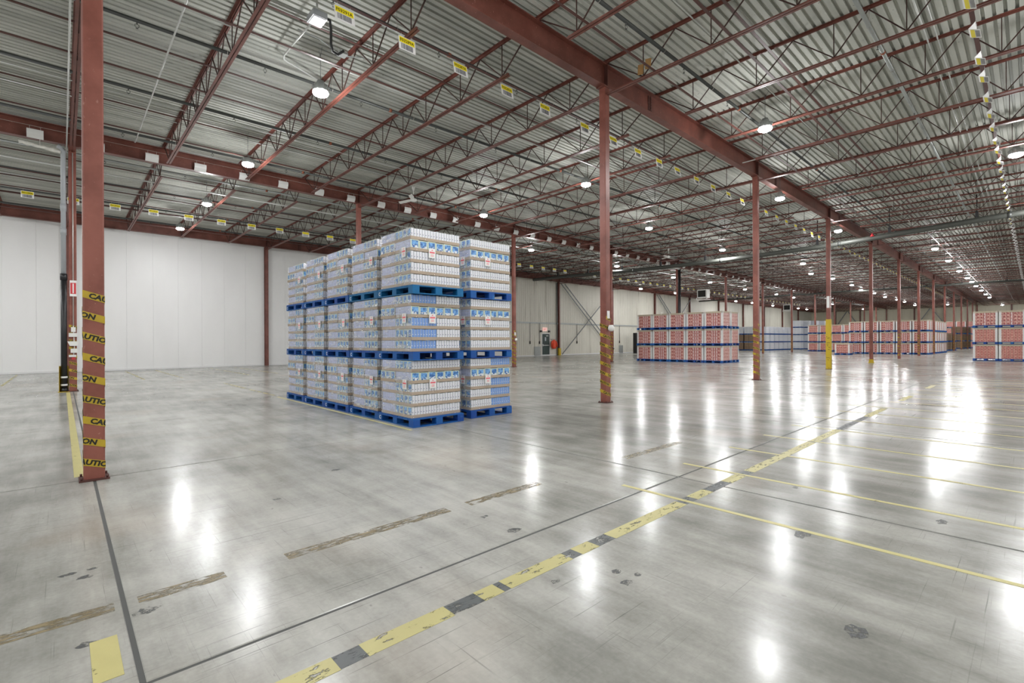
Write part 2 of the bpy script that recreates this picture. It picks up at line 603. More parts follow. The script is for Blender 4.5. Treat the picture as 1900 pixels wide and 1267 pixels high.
# ------------------------------------------------------------------ floor
def build_floor():
    SX, SY = (X1 - X3) / 6, S / 2
    mb = MB()
    xa, xb = X3 - 0.3, X1 + 3 * SX
    ya, yb = Y0 - SY, YEND
    mb.quad((xa, ya, -0.004), (xb, ya, -0.004), (xb, yb, -0.004), (xa, yb, -0.004), 1)
    mb.quad((xb, YBACK, 0), (XR, YBACK, 0), (XR, YEND, 0), (xb, YEND, 0), 0)
    mb.quad((xa, YBACK, 0), (xb, YBACK, 0), (xb, ya, 0), (xa, ya, 0), 0)
    mb.quad((xa, YBACK, -0.3), (xa, YEND, -0.3), (XR, YEND, -0.3), (XR, YBACK, -0.3), 1)
    fl = struct(ob('floor', mb.mesh('floor', [M['floor'], M['joint']])), 'polished grey concrete warehouse floor with joints')
    g = 0.011
    sb = MB()
    c = 0.004
    # slab with a small arris chamfer
    a, b = SX / 2 - g, SY / 2 - g
    n = len(sb.v)
    for (x, y, z) in ((a, b, -0.05), (a, b, -c), (a - c, b - c, 0)):
        sb.v += [(-x, -y, z), (x, -y, z), (x, y, z), (-x, y, z)]
    for k in (0, 4):
        for i in range(4):
            j = (i + 1) % 4
            sb.face((k + i, k + j, k + 4 + j, k + 4 + i))
    sb.face((8, 9, 10, 11))
    me = sb.mesh('floor_slab', M['floor'])
    for i in range(-6, 3):
        for j in range(-1, 26):
            ob('floor_slab', me, fl, (X1 + (i + 0.5) * SX, Y0 + (j + 0.5) * SY, 0))

    def strip(name, x0, y0, x1, y1, mt, z=0.0012, label=None):
        q = MB()
        q.box(x0, y0, 0.0002, x1, y1, z)
        return ob(name, q.mesh(name, mt), fl, label=label)
    # worn dashed aisle line
    strip('tape_residue', -2.125, -0.4, -2.02, 12.4, M['residue'], 0.0008)
    for y0, y1 in ((0.2, 0.87), (1.0, 1.47), (1.67, 1.81), (1.86, 2.40), (2.5, 2.68), (2.87, 3.9), (4.1, 4.4), (4.8, 5.14), (5.36, 7.5), (7.56, 8.84), (10.7, 12.2), (14, 15.4), (18, 19.3)):
        strip('aisle_line', -2.128, y0, -2.017, y1, M['lineworn'], 0.0014, 'worn yellow dash of the aisle line')
    # older ochre line
    for y0, y1 in ((-1.0, 0.2), (0.3, 0.72), (1.07, 2.35), (2.56, 3.44), (4.9, 6.2)):
        strip('old_aisle_line', -3.38, y0, -3.27, y1, M['lineold'], 0.0010, 'scuffed ochre remains of an older aisle line')
    # lane lines across
    y = 3.98
    k = 0
    while y < 24:
        xs = -2.72 if k < 8 else -2.2
        strip('lane_line', xs, y - 0.024, 5.0, y + 0.024, M['line'], 0.0018, 'thin yellow lane line across the right floor')
        y += 1.2 + 0.02 * math.sin(k * 2.1)
        k += 1
    strip('column_line', -18.6, 0.09, -6.8, 0.17, M['line'], 0.0018, 'yellow line between the two nearest columns')
    strip('column_line', -3.0, 0.09, -2.62, 0.19, M['line'], 0.0018, 'short yellow stub at the near edge')
    strip('pallet_line', -13.2, 4.02, -6.7, 4.07, M['line'], 0.0018, 'thin yellow line in front of the blue pallets')
    strip('pallet_line', -19, 4.06, -13.5, 4.12, M['fade'], 0.0018)
    for yy in (-1.45, 2.3, 3.5, 5.9, 7.1):
        strip('wall_lane_line', -30.5, yy - 0.04, -23.0, yy + 0.04, M['fade'], 0.0016, 'faded lane line near the white wall')
    # dark stains
    for i, (x, y, r) in enumerate(((-1.73, 2.46, .035), (-1.61, 2.39, .04), (-1.62, 2.52, .025), (-2.99, 2.47, .035), (-2.62, 2.46, .06), (-3.98, .02, .035), (-3.87, .1, .04),
                                   (-3.98, .13, .03), (-3.0, .08, .04), (-3.16, .32, .06), (-.58, 2.78, .07), (-1.14, 3.9, .08), (-1.54, 5.11, .05), (-.49, 4.93, .06), (-1.9, 2.1, .03), (-5.2, 2.2, .05), (-4.6, 1.4, .04))):
        q = MB()
        nn = 11
        rnd = random.Random(i)
        rs = [r * rnd.uniform(0.55, 1.1) for _ in range(nn)]
        for zz in (0.0002, 0.0009):
            q.v += [(x + rs[j] * 0.8 * math.cos(6.283 * j / nn), y + rs[j] * 1.2 * math.sin(6.283 * j / nn), zz) for j in range(nn)]
        q.face([nn + j for j in range(nn)])
        for j in range(nn):
            q.face((j, (j + 1) % nn, nn + (j + 1) % nn, nn + j))
        ob('stain', q.mesh('stain', M['stain']), fl)


# ------------------------------------------------------------------ shell: walls, deck
def build_shell():
    # roof deck, ribs along the girders
    mb = MB()
    per = 0.155
    prof = ((0.0, 0.0), (0.094, 0.0), (0.101, 0.055), (0.148, 0.055))
    xs = []
    x = X3 - 0.3
    while x < XR + 0.2:
        for dx, dz in prof:
            xs.append((x + dx, ZD + dz))
        x += per
    ya, yb = YBACK - 0.1, YEND + 0.1
    for (px, pz) in xs:
        mb.v += [(px, ya, pz), (px, yb, pz)]
    for i in range(len(xs) - 1):
        mb.face((2 * i, 2 * i + 1, 2 * i + 3, 2 * i + 2))
    n = len(mb.v)
    mb.quad((X3 - .3, ya, ZD + .12), (XR + .2, ya, ZD + .12), (XR + .2, yb, ZD + .12), (X3 - .3, yb, ZD + .12))
    struct(ob('ceiling', mb.mesh('ceiling', M['deck'])), 'ribbed grey metal roof deck')

    # wall_left: backing sheet plus panels
    YW = 29.1
    q = MB()
    q.box(X3 - 0.42, YBACK, -0.1, X3 - 0.36, YEND + 0.4, ZD + 0.1)
    wl = struct(ob('wall_left', q.mesh('wall_left', M['wallgap'])), 'long side wall of upright insulated panels')
    pw = S / 8

    def panel(wd, ht, mt, ribs):
        pb = MB()
        g = 0.002
        if not ribs:
            pb.box(-0.36, -wd / 2 + g, 0.0, -0.20, wd / 2 - g, ht)
            pb.box(-0.20, -wd / 2 + 0.008, 0.0, -0.198, wd / 2 - 0.008, ht)
        else:
            pb.box(-0.36, -wd / 2 + g, 0.0, -0.20, wd / 2 - g, ht)
            for r in range(4):
                a = -wd / 2 + wd * r / 4 + 0.012
                pb.box(-0.20, a, 0.0, -0.188, a + wd / 4 - 0.024, ht)
        return pb.mesh('wall_panel', mt)
    pm_w = panel(pw, ZD, M['wallwhite'], False)
    pm_c = panel(pw, ZD, M['wallcream'], True)
    y = Y0 - 2 * pw
    while y < YEND - 0.2:
        ob('wall_panel', pm_w if y < YW - 0.5 else pm_c, wl, (X3, y + pw / 2, 0))
        y += pw
    q = MB()
    q.box(X3 - 0.36, YBACK, 0, X3 - 0.2, Y0 - 2 * pw, ZD)
    ob('wall_panel', q.mesh('wall_panel', M['wallwhite']), wl)
    q = MB()
    q.box(X3 - 0.19, YBACK, 0, X3 - 0.15, YEND, 0.1)
    struct(ob('baseboard_left', q.mesh('baseboard_left', M['wallwhite'])), 'low white kerb along the side wall')
    # wall_far
    q = MB()
    q.box(X3 - 0.4, YEND + 0.36, -0.1, XR, YEND + 0.42, ZD + 0.1)
    wf = struct(ob('wall_far', q.mesh('wall_far', M['wallgap'])), 'cream panelled end wall far behind the stacks')
    pb = MB()
    pwx = (X1 - X2) / 10
    pb.box(-pwx / 2 + .005, 0.20, 0, pwx / 2 - .005, 0.36, ZD)
    pb.box(-pwx / 2 + .03, 0.19, 0, pwx / 2 - .03, 0.20, ZD)
    pm = pb.mesh('wall_panel', M['wallend'])
    x = X3 - 0.3
    while x < X0 + 1:
        ob('wall_panel', pm, wf, (x + pwx / 2, YEND, 0))
        x += pwx
    q = MB()
    q.box(x, YEND + 0.2, 0, XR, YEND + 0.36, ZD)
    ob('wall_panel', q.mesh('wall_panel', M['wallend']), wf)
    q = MB()
    q.box(XR, YBACK, -0.1, XR + 0.2, YEND + 0.4, ZD + 0.1)
    struct(ob('wall_right', q.mesh('wall_right', M['wallwhite'])))
    q = MB()
    q.box(X3 - 0.4, YBACK - 0.2, -0.1, XR + 0.2, YBACK, ZD + 0.1)
    struct(ob('wall_back', q.mesh('wall_back', M['wallwhite'])))
    # door_1 in the side wall
    xf = X3 - 0.188
    q = MB()
    q.box(xf, 33.08, 0, xf + 0.03, 33.14, 2.12)
    q.box(xf, 34.15, 0, xf + 0.03, 34.21, 2.12)
    q.box(xf, 33.14, 2.06, xf + 0.03, 34.15, 2.12)
    d = struct(ob('door_1', q.mesh('door_1', M['wallwhite'])), 'dark green exit door in the side wall')
    q = MB()
    q.box(xf, 33.14, 0.01, xf + 0.02, 34.15, 2.06)
    lf = ob('door_leaf', q.mesh('door_leaf', M['doorgreen']), d)
    q = MB()
    q.box(xf + .02, 33.18, 0.95, xf + .09, 34.0, 1.02)
    q.box(xf + .02, 33.16, 0.9, xf + .07, 33.26, 1.1)
    ob('push_bar', q.mesh('push_bar', M['conduit']), lf)
    q = MB()
    q.box(xf + .02, 33.5, 1.4, xf + .025, 33.68, 1.75)
    ob('notice', q.mesh('notice', M['glassy']), lf)
    q = MB()
    q.box(xf + .02, 33.62, 1.84, xf + .08, 33.92, 1.92)
    ob('door_closer', q.mesh('door_closer', M['conduit']), lf)


# ------------------------------------------------------------------ columns
CW = 0.168


def tape_meshes():
    """helical caution tape with lettering, both folded round a square column"""
    wd = CW + 0.006
    P = 4 * wd
    pitch, zt = 0.212, 1.90
    loops = 8.6
    hh = 0.037

    def fold(s, t, off):
        z = zt - pitch * s / P + t
        f = int(math.floor(s / wd + 1e-6)) % 4
        r = s - wd * math.floor(s / wd + 1e-6)
        h = wd / 2 + off
        a = -wd / 2 + r
        return ((h, a, z), (-a, h, z), (-h, -a, z), (a, -h, z))[f]
    tb = MB()
    nseg = int(loops * 4)
    for i in range(nseg):
        s0, s1 = i * wd, (i + 1) * wd - 1e-5
        wob = 0.004 * math.sin(i * 1.7)
        tb.quad(fold(s0, -hh + wob, 0), fold(s1, -hh, 0), fold(s1, hh, 0), fold(s0, hh + wob, 0))
    tape = tb.mesh('caution_tape', M['tape'])
    vs, fs, tw = text_geo('CAUTION', 0.072, 0.28, 0.0035)
    bm = bmesh.new()
    s = 0.05
    ltot = nseg * wd
    while s + tw < ltot:
        bv = [bm.verts.new((s + v[0], v[1] - 0.024, 0)) for v in vs]
        for f in fs:
            try:
                bm.faces.new([bv[i] for i in f])
            except ValueError:
                pass
        s += tw + 0.085
    for i in range(1, nseg):
        geom = [e for e in bm.faces] + [e for e in bm.edges] + [e for e in bm.verts]
        bmesh.ops.bisect_plane(bm, geom=geom, plane_co=(i * wd, 0, 0), plane_no=(1, 0, 0), dist=1e-6)
    lb = MB()
    for f in bm.faces:
        cx = sum(v.co.x for v in f.verts) / len(f.verts)
        seg = math.floor(cx / wd)
        n = len(lb.v)
        for v in f.verts:
            ss = min(max(v.co.x, seg * wd + 1e-5), (seg + 1) * wd - 2e-5)
            lb.v.append(fold(ss, v.co.y, 0.0008))
        lb.face(list(range(n, n + len(f.verts))))
    bm.free()
    return tape, lb.mesh('lettering', M['black'])


def build_columns():
    tape, letters = tape_meshes()

    def shaft(h):
        b = MB()
        r = 0.012
        a = CW / 2
        pts = [(a - r, -a), (a, -a + r), (a, a - r), (a - r, a), (-a + r, a), (-a, a - r), (-a, -a + r), (-a + r, -a)]
        for z in (0.0, h):
            b.v += [(p[0], p[1], z) for p in pts]
        for i in range(8):
            k = (i + 1) % 8
            b.face((i, k, 8 + k, 8 + i))
        b.face([8 + i for i in range(8)])
        return b.mesh('shaft', M['redcol'])
    sh = shaft(ZG0)
    b = MB()
    b.box(-0.12, -0.12, 0, 0.12, 0.12, 0.018)
    for sx in (-1, 1):
        for sy in (-1, 1):
            b.path([(sx * 0.1, sy * 0.1, 0.018), (sx * 0.1, sy * 0.1, 0.045)], 0.01, 6)
    bp = b.mesh('base_plate', M['reddark'])
    b = MB()
    b.box(-0.11, -0.15, ZG0 - 0.02, 0.11, 0.15, ZG0)
    cp = b.mesh('cap_plate', M['red'])
    # yellow sleeve
    b = MB()
    b.box(-.1, -.1, 0, .1, .1, 2.36)
    slv = b.mesh('guard_sleeve', M['yellow'])
    b = MB()
    rnd = random.Random(3)
    for i in range(26):
        z = rnd.uniform(0.05, 1.75)
        l0 = rnd.uniform(-.09, .02)
        l1 = l0 + rnd.uniform(.03, .09)
        if i % 2:
            b.bar((.101, l0, z), (.101, l1, z - .02), .002, .016)
        else:
            b.bar((l0, -.101, z), (l1, -.101, z - .02), .002, .016)
    slm = b.mesh('black_mark', M['black'])
    b = MB()
    b.box(-.13, -.13, 0, .13, .13, .05)
    b.box(-.1, -.1, .05, .1, .1, .22)
    gb = b.mesh('guard_base', M['yellow'])
    b = MB()
    b.box(CW / 2, -.06, 2.9, CW / 2 + .006, .06, 3.45)
    b.box(-.06, -CW / 2 - .006, 2.9, .06, -CW / 2, 3.45)
    vsn = b.mesh('aisle_marker', M['board'])
    b = MB()
    for zz in (3.36, 2.98):
        b.box(CW / 2 + .006, -.03, zz, CW / 2 + .008, .03, zz + .06)
    b.box(CW / 2 + .006, -.012, 3.06, CW / 2 + .008, .012, 3.34)
    vsl = b.mesh('lettering', M['signred'])
    for row, (X, nm) in enumerate(((X1, 'front'), (X2, 'second'))):
        for k in range(0, NB + 1):
            o = ob('steel_column', None, None, (X, Y0 + k * S, 0))
            ob('shaft', sh, o)
            if k < 5:
                ob('base_plate', bp, o)
                ob('cap_plate', cp, o)
            extra = 'wrapped in caution tape'
            if row == 0 and k == 3:
                g = ob('guard_sleeve', slv, o, label='tall yellow guard sleeve with black marks')
                ob('black_mark', slm, g)
                vm = ob('aisle_marker', vsn, o)
                ob('lettering', vsl, vm)
                extra = 'with tall yellow sleeve'
            elif row == 0 and k == 4:
                ob('guard_base', gb, o)
                extra = 'with small yellow foot guard'
            elif k < 12:
                t = ob('caution_tape', tape, o, rot=(0, 0, 0), loc=(0, 0, 0.02 * ((k * 7) % 3)))
                ob('lettering', letters, t)
            else:
                extra = 'near the far end wall'
            tag(o, 'red steel column %s, %s from left in the %s row' % (extra, nth(k + 1), nm), 'column', '%s row of columns' % nm)
    # columns standing against the side wall and end wall
    b = MB()
    b.box(-.1, -.09, 0, -.085, .09, ZG0)
    b.box(.085, -.09, 0, .1, .09, ZG0)
    b.box(-.085, -.006, 0, .085, .006, ZG0)
    wsh = b.mesh('wall_column', M['red'])
    b = MB()
    b.path([(0.18, 0.0, 0), (0.18, 0.0, 0.68)], 0.09, 14)
    for k in range(0, NB):
        o = ob('wall_column', None, None, (X3 - 0.06, Y0 + k * S, 0))
        ob('shaft', wsh, o)
        tag(o, 'red H-section column against the side wall, %s from the near end' % nth(k + 1), 'column', 'side wall columns')
        if k == 4:
            g = MB()
            g.box(.1, -.13, 0, .16, .13, .7)
            g.box(-.06, -.13, 0, .1, -.09, .7)
            g.box(-.06, .09, 0, .1, .13, .7)
            ob('column_guard', g.mesh('column_guard', M['yellow']), o, label='yellow steel guard')
    for i, xx in enumerate((X3 + 4.1, X3 + 8.2, X2, X2 + 4.1, X2 + 8.2, X1, X1 + 4.1)):
        if xx in (X1, X2):
            continue
        o = ob('wall_column', wsh, None, (xx, YEND, 0), (0, 0, math.pi / 2))
        tag(o, 'red end wall column, %s from the far corner' % nth(i + 1), 'column', 'end wall columns')
    # cross braces
    def brace(pts, label, wdt=.07):
        r = ob('cross_brace', None, None, pts[0][0])
        for p, q in pts:
            m_ = MB()
            p = Vector(p)
            q = Vector(q)
            base = Vector(pts[0][0])
            m_.bar(p - base, q - base, wdt, wdt)
            ob('brace_angle', m_.mesh('brace_angle', M['greysteel']), r)
        tag(r, label, 'brace', 'cross braces on the walls')
    xb = X3 + 0.09
    for k, t in ((4, 'between the exit door and the red stack'), (6, 'above the red stack')):
        ya, yb = Y0 + k * S, Y0 + (k + 1) * S
        brace([((xb, ya + .2, 6.95), (xb, yb - .2, .2)), ((xb + .0, ya + .75, 6.95), (xb, yb + .3 - .2, .5)), ((xb + .1, ya + .2, .1), (xb + .1, yb - .2, 6.9))],
              'grey steel cross brace on the side wall ' + t)
    for xx, t in ((-12.6, 'behind the tall red stacks'), (-25.2, 'in the far left corner')):
        brace([((xx - .1, YEND - .18, 6.95), (xx - 4.2, YEND - .18, .2)), ((xx + .1, YEND - .18, 6.95), (xx + 4.2, YEND - .18, .2))],
              'dark angled brace pair on the end wall ' + t, .12)


# ------------------------------------------------------------------ girders, joists, bridging
def build_roof_steel():
    def girder(X, label, fw=0.2):
        o = ob('roof_girder', None, None, (X, 0, 0))
        b = MB()
        L0, L1 = YBACK, YEND + 0.15
        b.box(-fw / 2, L0, ZG0, fw / 2, L1, ZG0 + .018)
        b.box(-fw / 2, L0, ZG1 - .018, fw / 2, L1, ZG1)
        b.box(-.006, L0, ZG0 + .018, .006, L1, ZG1 - .018)
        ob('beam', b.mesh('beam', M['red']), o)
        b = MB()
        b.box(-fw / 2 + .004, -.006, ZG0 + .018, -.006, .006, ZG1 - .018)
        b.box(.006, -.006, ZG0 + .018, fw / 2 - .004, .006, ZG1 - .018)
        st = b.mesh('stiffener', M['reddark'])
        b = MB()
        for sy in (-.05, .05):
            b.box(-.02, sy - .03, ZG0 + .05, .02, sy + .03, ZG1 - .05)
        for i in range(5):
            for sy in (-.05, .05):
                z = ZG0 + .1 + i * .075
                b.path([(-.03, sy, z), (.03, sy, z)], .012, 6)
        sp = b.mesh('splice_plate', M['reddark'])
        for k in range(0, 9):
            ob('stiffener', st, o, (0, Y0 + k * S, 0))
            if k:
                ob('splice_plate', sp, o, (0, Y0 + k * S + 1.9, 0))
        tag(o, label, 'girder', 'roof girders')
    girder(X1, 'deep red roof girder running over the front row of columns')
    girder(X2, 'red roof girder with blank white placards, over the second column row')
    girder(X3 + 0.02, 'red eave girder along the top of the side wall')
    girder(X0, 'red roof girder over the lane at far right')

    # --- joists
    def angles(b, x0, x1, z, inv, y=0.0, leg=0.05, th=0.006, gap=0.009):
        for s_ in (-1, 1):
            ya, yb_ = sorted((y + s_ * gap, y + s_ * (gap + leg)))
            yc, yd = sorted((y + s_ * gap, y + s_ * (gap + th)))
            if inv:
                b.box(x0, ya, z + leg - th, x1, yb_, z + leg)
                b.box(x0, yc, z, x1, yd, z + leg - th)
            else:
                b.box(x0, ya, z, x1, yb_, z + th)
                b.box(x0, yc, z + th, x1, yd, z + leg)
    half = (X1 - X2) / 2
    nodes = (-5.19, -3.73, -2.27, -1.14, 0.0, 1.14, 2.27, 3.73, 5.19)
    tops = [-4.46, -3.0, -1.705, -.57, .57, 1.705, 3.0, 4.46]
    zb, zt = ZB + 0.045, ZT + 0.02
    tc = MB()
    angles(tc, -half + .02, half - .02, ZT + .018, True)
    for s_ in (-1, 1):
        xa, xb = sorted((s_ * (half - .12), s_ * (half - .005)))
        tc.box(xa, -.03, ZG1, xb, .03, ZT + .02)
    bc = MB()
    angles(bc, -5.39, 5.39, ZB, False)
    bcx = MB()
    angles(bcx, -half + .09, half - .09, ZB, False)
    vb = MB()
    vb.bar((0, 0, zb), (0, 0, zt), .016, .016)
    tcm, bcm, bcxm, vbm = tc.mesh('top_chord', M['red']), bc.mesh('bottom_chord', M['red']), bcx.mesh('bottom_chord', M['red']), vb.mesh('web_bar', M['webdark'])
    diag = []
    for x in nodes:
        near = [t for t in tops if abs(t - x) < 0.8]
        for t in near:
            d = MB()
            d.bar((x, 0, zb), (t, 0, zt), .02, .02, up=(0, 1, 0))
            diag.append(d)
    for s_ in (-1, 1):
        d = MB()
        d.bar((s_ * (half - .1), 0, ZT + .005), (s_ * 5.19, 0, zb), .022, .022, up=(0, 1, 0))
        diag.append(d)
    dm = [d.mesh('web_bar', M['webdark']) for d in diag]

    def joined(col):
        q = MB()
        for src, mm in ([(tc, 0), (bcx if col else bc, 0)] + [(d, 1) for d in diag]):
            n = len(q.v)
            q.v += src.v
            for f in src.f:
                q.face([n + i for i in f], mm)
        for x in nodes:
            q.bar((x, 0, zb), (x, 0, zt), .016, .016, 1)
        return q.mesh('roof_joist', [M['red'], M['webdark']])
    jm = (joined(False), joined(True))
    aisles = (((X1 + X0) / 2, 'right aisle', 1, 10), ((X1 + X2) / 2, 'middle aisle', -1, 10), ((X2 + X3) / 2, 'side wall aisle', -1, 6))
    for cx, nm, k0, kd in aisles:
        for k in range(k0, 52):
            lb = 'rust-red open-web roof joist, %s from the near end of the %s' % (nth(k - k0 + 1), nm)
            loc = (cx, Y0 + k * J, 0)
            if k <= kd:
                o = ob('roof_joist', None, None, loc)
                ob('top_chord', tcm, o)
                ob('bottom_chord', bcxm if k % 4 == 0 else bcm, o)
                for x in nodes:
                    ob('web_bar', vbm, o, (x, 0, 0))
                for m_ in dm:
                    ob('web_bar', m_, o)
            else:
                o = ob('roof_joist', jm[1 if k % 4 == 0 else 0], None, loc)
            tag(o, lb, 'joist', 'roof joists of the ' + nm)
    # --- bridging bars
    def bridging(x, z, label, wd=.055):
        b = MB()
        b.box(-wd / 2, -4, 0, wd / 2, YEND, .006)
        b.box(-wd / 2, -4, .006, -wd / 2 + .006, YEND, .04)
        tag(ob('bridging_bar', b.mesh('bridging_bar', M['reddark']), None, (x, 0, z)), label, 'bridging bar', 'joist bridging bars')
    bl = (('right aisle', ((-0.70, 0), (-3.74, 0), (-5.29, 1), (2.4, 0))), ('middle aisle', ((-9.5, 0), (-12.5, 0), (-16.0, 0), (-7.70, 1))), ('side wall aisle', ((-22.1, 0), (-24.55, 1), (-25.6, 0), (-28.4, 0))))
    for nm, lst in bl:
        for i, (x, low) in enumerate(lst):
            bridging(x, ZB + .008, 'red bridging bar on the joist bottoms, %s of the %s' % (nth(i + 1), nm))
            if not low:
                bridging(x - .1, ZT - .03, 'red bridging bar under the joist tops, %s of the %s' % (nth(i + 1), nm))


# ------------------------------------------------------------------ pipes
def build_pipes():
    hd = MB()
    hd.path([(0, 0, .02), (0, 0, -.05)], .012, 6)
    hd.path([(0, .03, -.05), (0, .03, -.09), (0, 0, -.12), (0, -.03, -.09), (0, -.03, -.05), (0, .03, -.05)], .005, 4)
    hd.lathe([(.022, -.125), (.022, -.12)], 8)
    hm = hd.mesh('sprinkler_head', M['mainpipe'])
    hg = MB()
    hg.path([(0, 0, .04), (0, 0, .3)], .005, 4)
    hg.path([(math.cos(t) * .04, 0, math.sin(t) * .04) for t in [i * math.pi / 5 for i in range(11)]], .004, 4, cap=False)
    hgm = hg.mesh('pipe_hanger', M['wire'])
    oc = MB()
    oc.path([(0, -.035, 0), (0, .035, 0)], .045, 10)
    ocm = oc.mesh('coupling', plain('orange_coupling', (150, 84, 58), 0.6))
    xs = (-2.12, -5.17, -8.27, -11.28, -14.37, -17.47, -20.55, -23.6, -26.7, -29.6)
    for i, x in enumerate(xs):
        b = MB()
        r = .036 if x > -20 else .034
        b.path([(0, -3, 0), (0, YEND - .3, 0)], r, 10)
        o = ob('sprinkler_pipe', b.mesh('sprinkler_pipe', M['galv'] if i in (0, 6) else M['sprpipe']), None, (x, 0, 7.36))
        for k in range(0, 9):
            yy = Y0 + k * J + 0.8 + .12 * (i % 3)
            if yy > 0.5 and (x > -19 or k < 6):
                ob('sprinkler_head', hm, o, (0, yy, -.02))
            ob('pipe_hanger', hgm, o, (0, Y0 + k * J + .08, 0))
        for k in range(1, 6):
            ob('coupling', ocm, o, (0, Y0 + k * 3 * J - .9 + .3 * (i % 2), 0))
        tag(o, 'dark sprinkler branch pipe under the deck, %s from the right' % nth(i + 1), 'pipe', 'sprinkler branch pipes')
    # deck conduits
    for i, (x, z) in enumerate(((-1.35, 7.66), (-1.5, 7.66), (-4.5, 7.66), (-10.78, 7.64), (-15.6, 7.66), (-16.6, 7.66), (-21.3, 7.1), (-25.0, 7.5))):
        b = MB()
        b.path([(0, -3, 0), (0, 60, 0)], .014 if i != 6 else .03, 7)
        tag(ob('conduit_pipe', b.mesh('conduit_pipe', M['conduit']), None, (x, 0, z)), 'thin pale conduit under the roof deck, %s from the right' % nth(i + 1), 'conduit', 'deck conduits')
    # conduits lying along joists
    for i, (y, xa, xb, z) in enumerate(((Y0 + 4 * J + .06, X2 + .5, X1 - .3, ZB + .03), (Y0 + 4 * J + .06, X1 + .2, 4, ZB + .06), (Y0 + 7 * J + .07, X1 + .4, 4, ZB + .03), (Y0 - .12, X2, X1, ZB + .01), (Y0 + J * .62, -18, -8.5, 7.3))):
        b = MB()
        b.path([(xa, y, z), (xb, y, z)], .016, 7)
        tag(ob('joist_conduit', b.mesh('joist_conduit', M['conduit']), None, (0, 0, 0)),
            ('white conduit along the joist meeting the second front column', 'white conduit on the joist right of the second front column', 'white conduit along a joist high at right', 'pale conduit running up past the nearest column', 'thin pale conduit strung just right of the nearest column')[i], 'conduit', 'joist conduits')
    # big mains across the building
    for y, z, r, lb in ((29.3, 6.3, .125, 'fat grey main pipe slung across under the joists'), (64.0, 6.72, .085, 'far dark main pipe slung across under the joists')):
        b = MB()
        if r > .1:   # hung in a slight sag between its ends
            sag = [(-28.83, .28), (-25.5, .21), (-22.6, .12), (-19.5, .02), (-16.4, -.055), (-13.5, -.07), (-11, -.06), (-7.2, .0), (-3.7, .18), (-.3, .35), (2.5, .45)]
            b.path([(px, 0, pz) for px, pz in sag], r, 16)
        else:
            sag = [(X3, 0), (X0, 0)]
            b.path([(X3 + .1, 0, 0), (X0, 0, 0)], r, 16)

        def zs(px):
            for (x0_, z0_), (x1_, z1_) in zip(sag, sag[1:]):
                if x0_ <= px <= x1_:
                    return z0_ + (z1_ - z0_) * (px - x0_) / (x1_ - x0_)
            return None
        o = ob('main_pipe', b.mesh('main_pipe', M['mainpipe']), None, (0, y, z))
        c = MB()
        c.path([(-.06, 0, 0), (.06, 0, 0)], r * 1.13, 16)
        cm = c.mesh('coupling', M['sprpipe'])
        x = X3 + 2.2
        n = 0
        while x < X0 - 1:
            zz = zs(x)
            if zz is not None:
                h = MB()
                h.path([(0, 0, zz + r), (0, 0, ZD - z)], .018, 6)
                h.box(-.05, -.06, zz + r - .01, .05, .06, zz + r + .25)
                ob('pipe_hanger', h.mesh('pipe_hanger', M['blackpipe']), o, (x, 0, 0))
            if n % 2 and zs(x + 1.0) is not None:
                ob('coupling', cm, o, (x + 1.0, 0, zs(x + 1.0)))
            x += 3.05
            n += 1
        tag(o, lb, 'pipe', 'main pipes')
    c = MB()
    c.lathe([(.0, .16), (.03, .12), (.09, 0), (.09, -.01)], 12)
    tag(ob('alarm_bell', c.mesh('alarm_bell', M['signred']), None, (-5.4, 29.3 - .1, 6.46)), 'small red fitting on the fat main pipe', 'fitting')


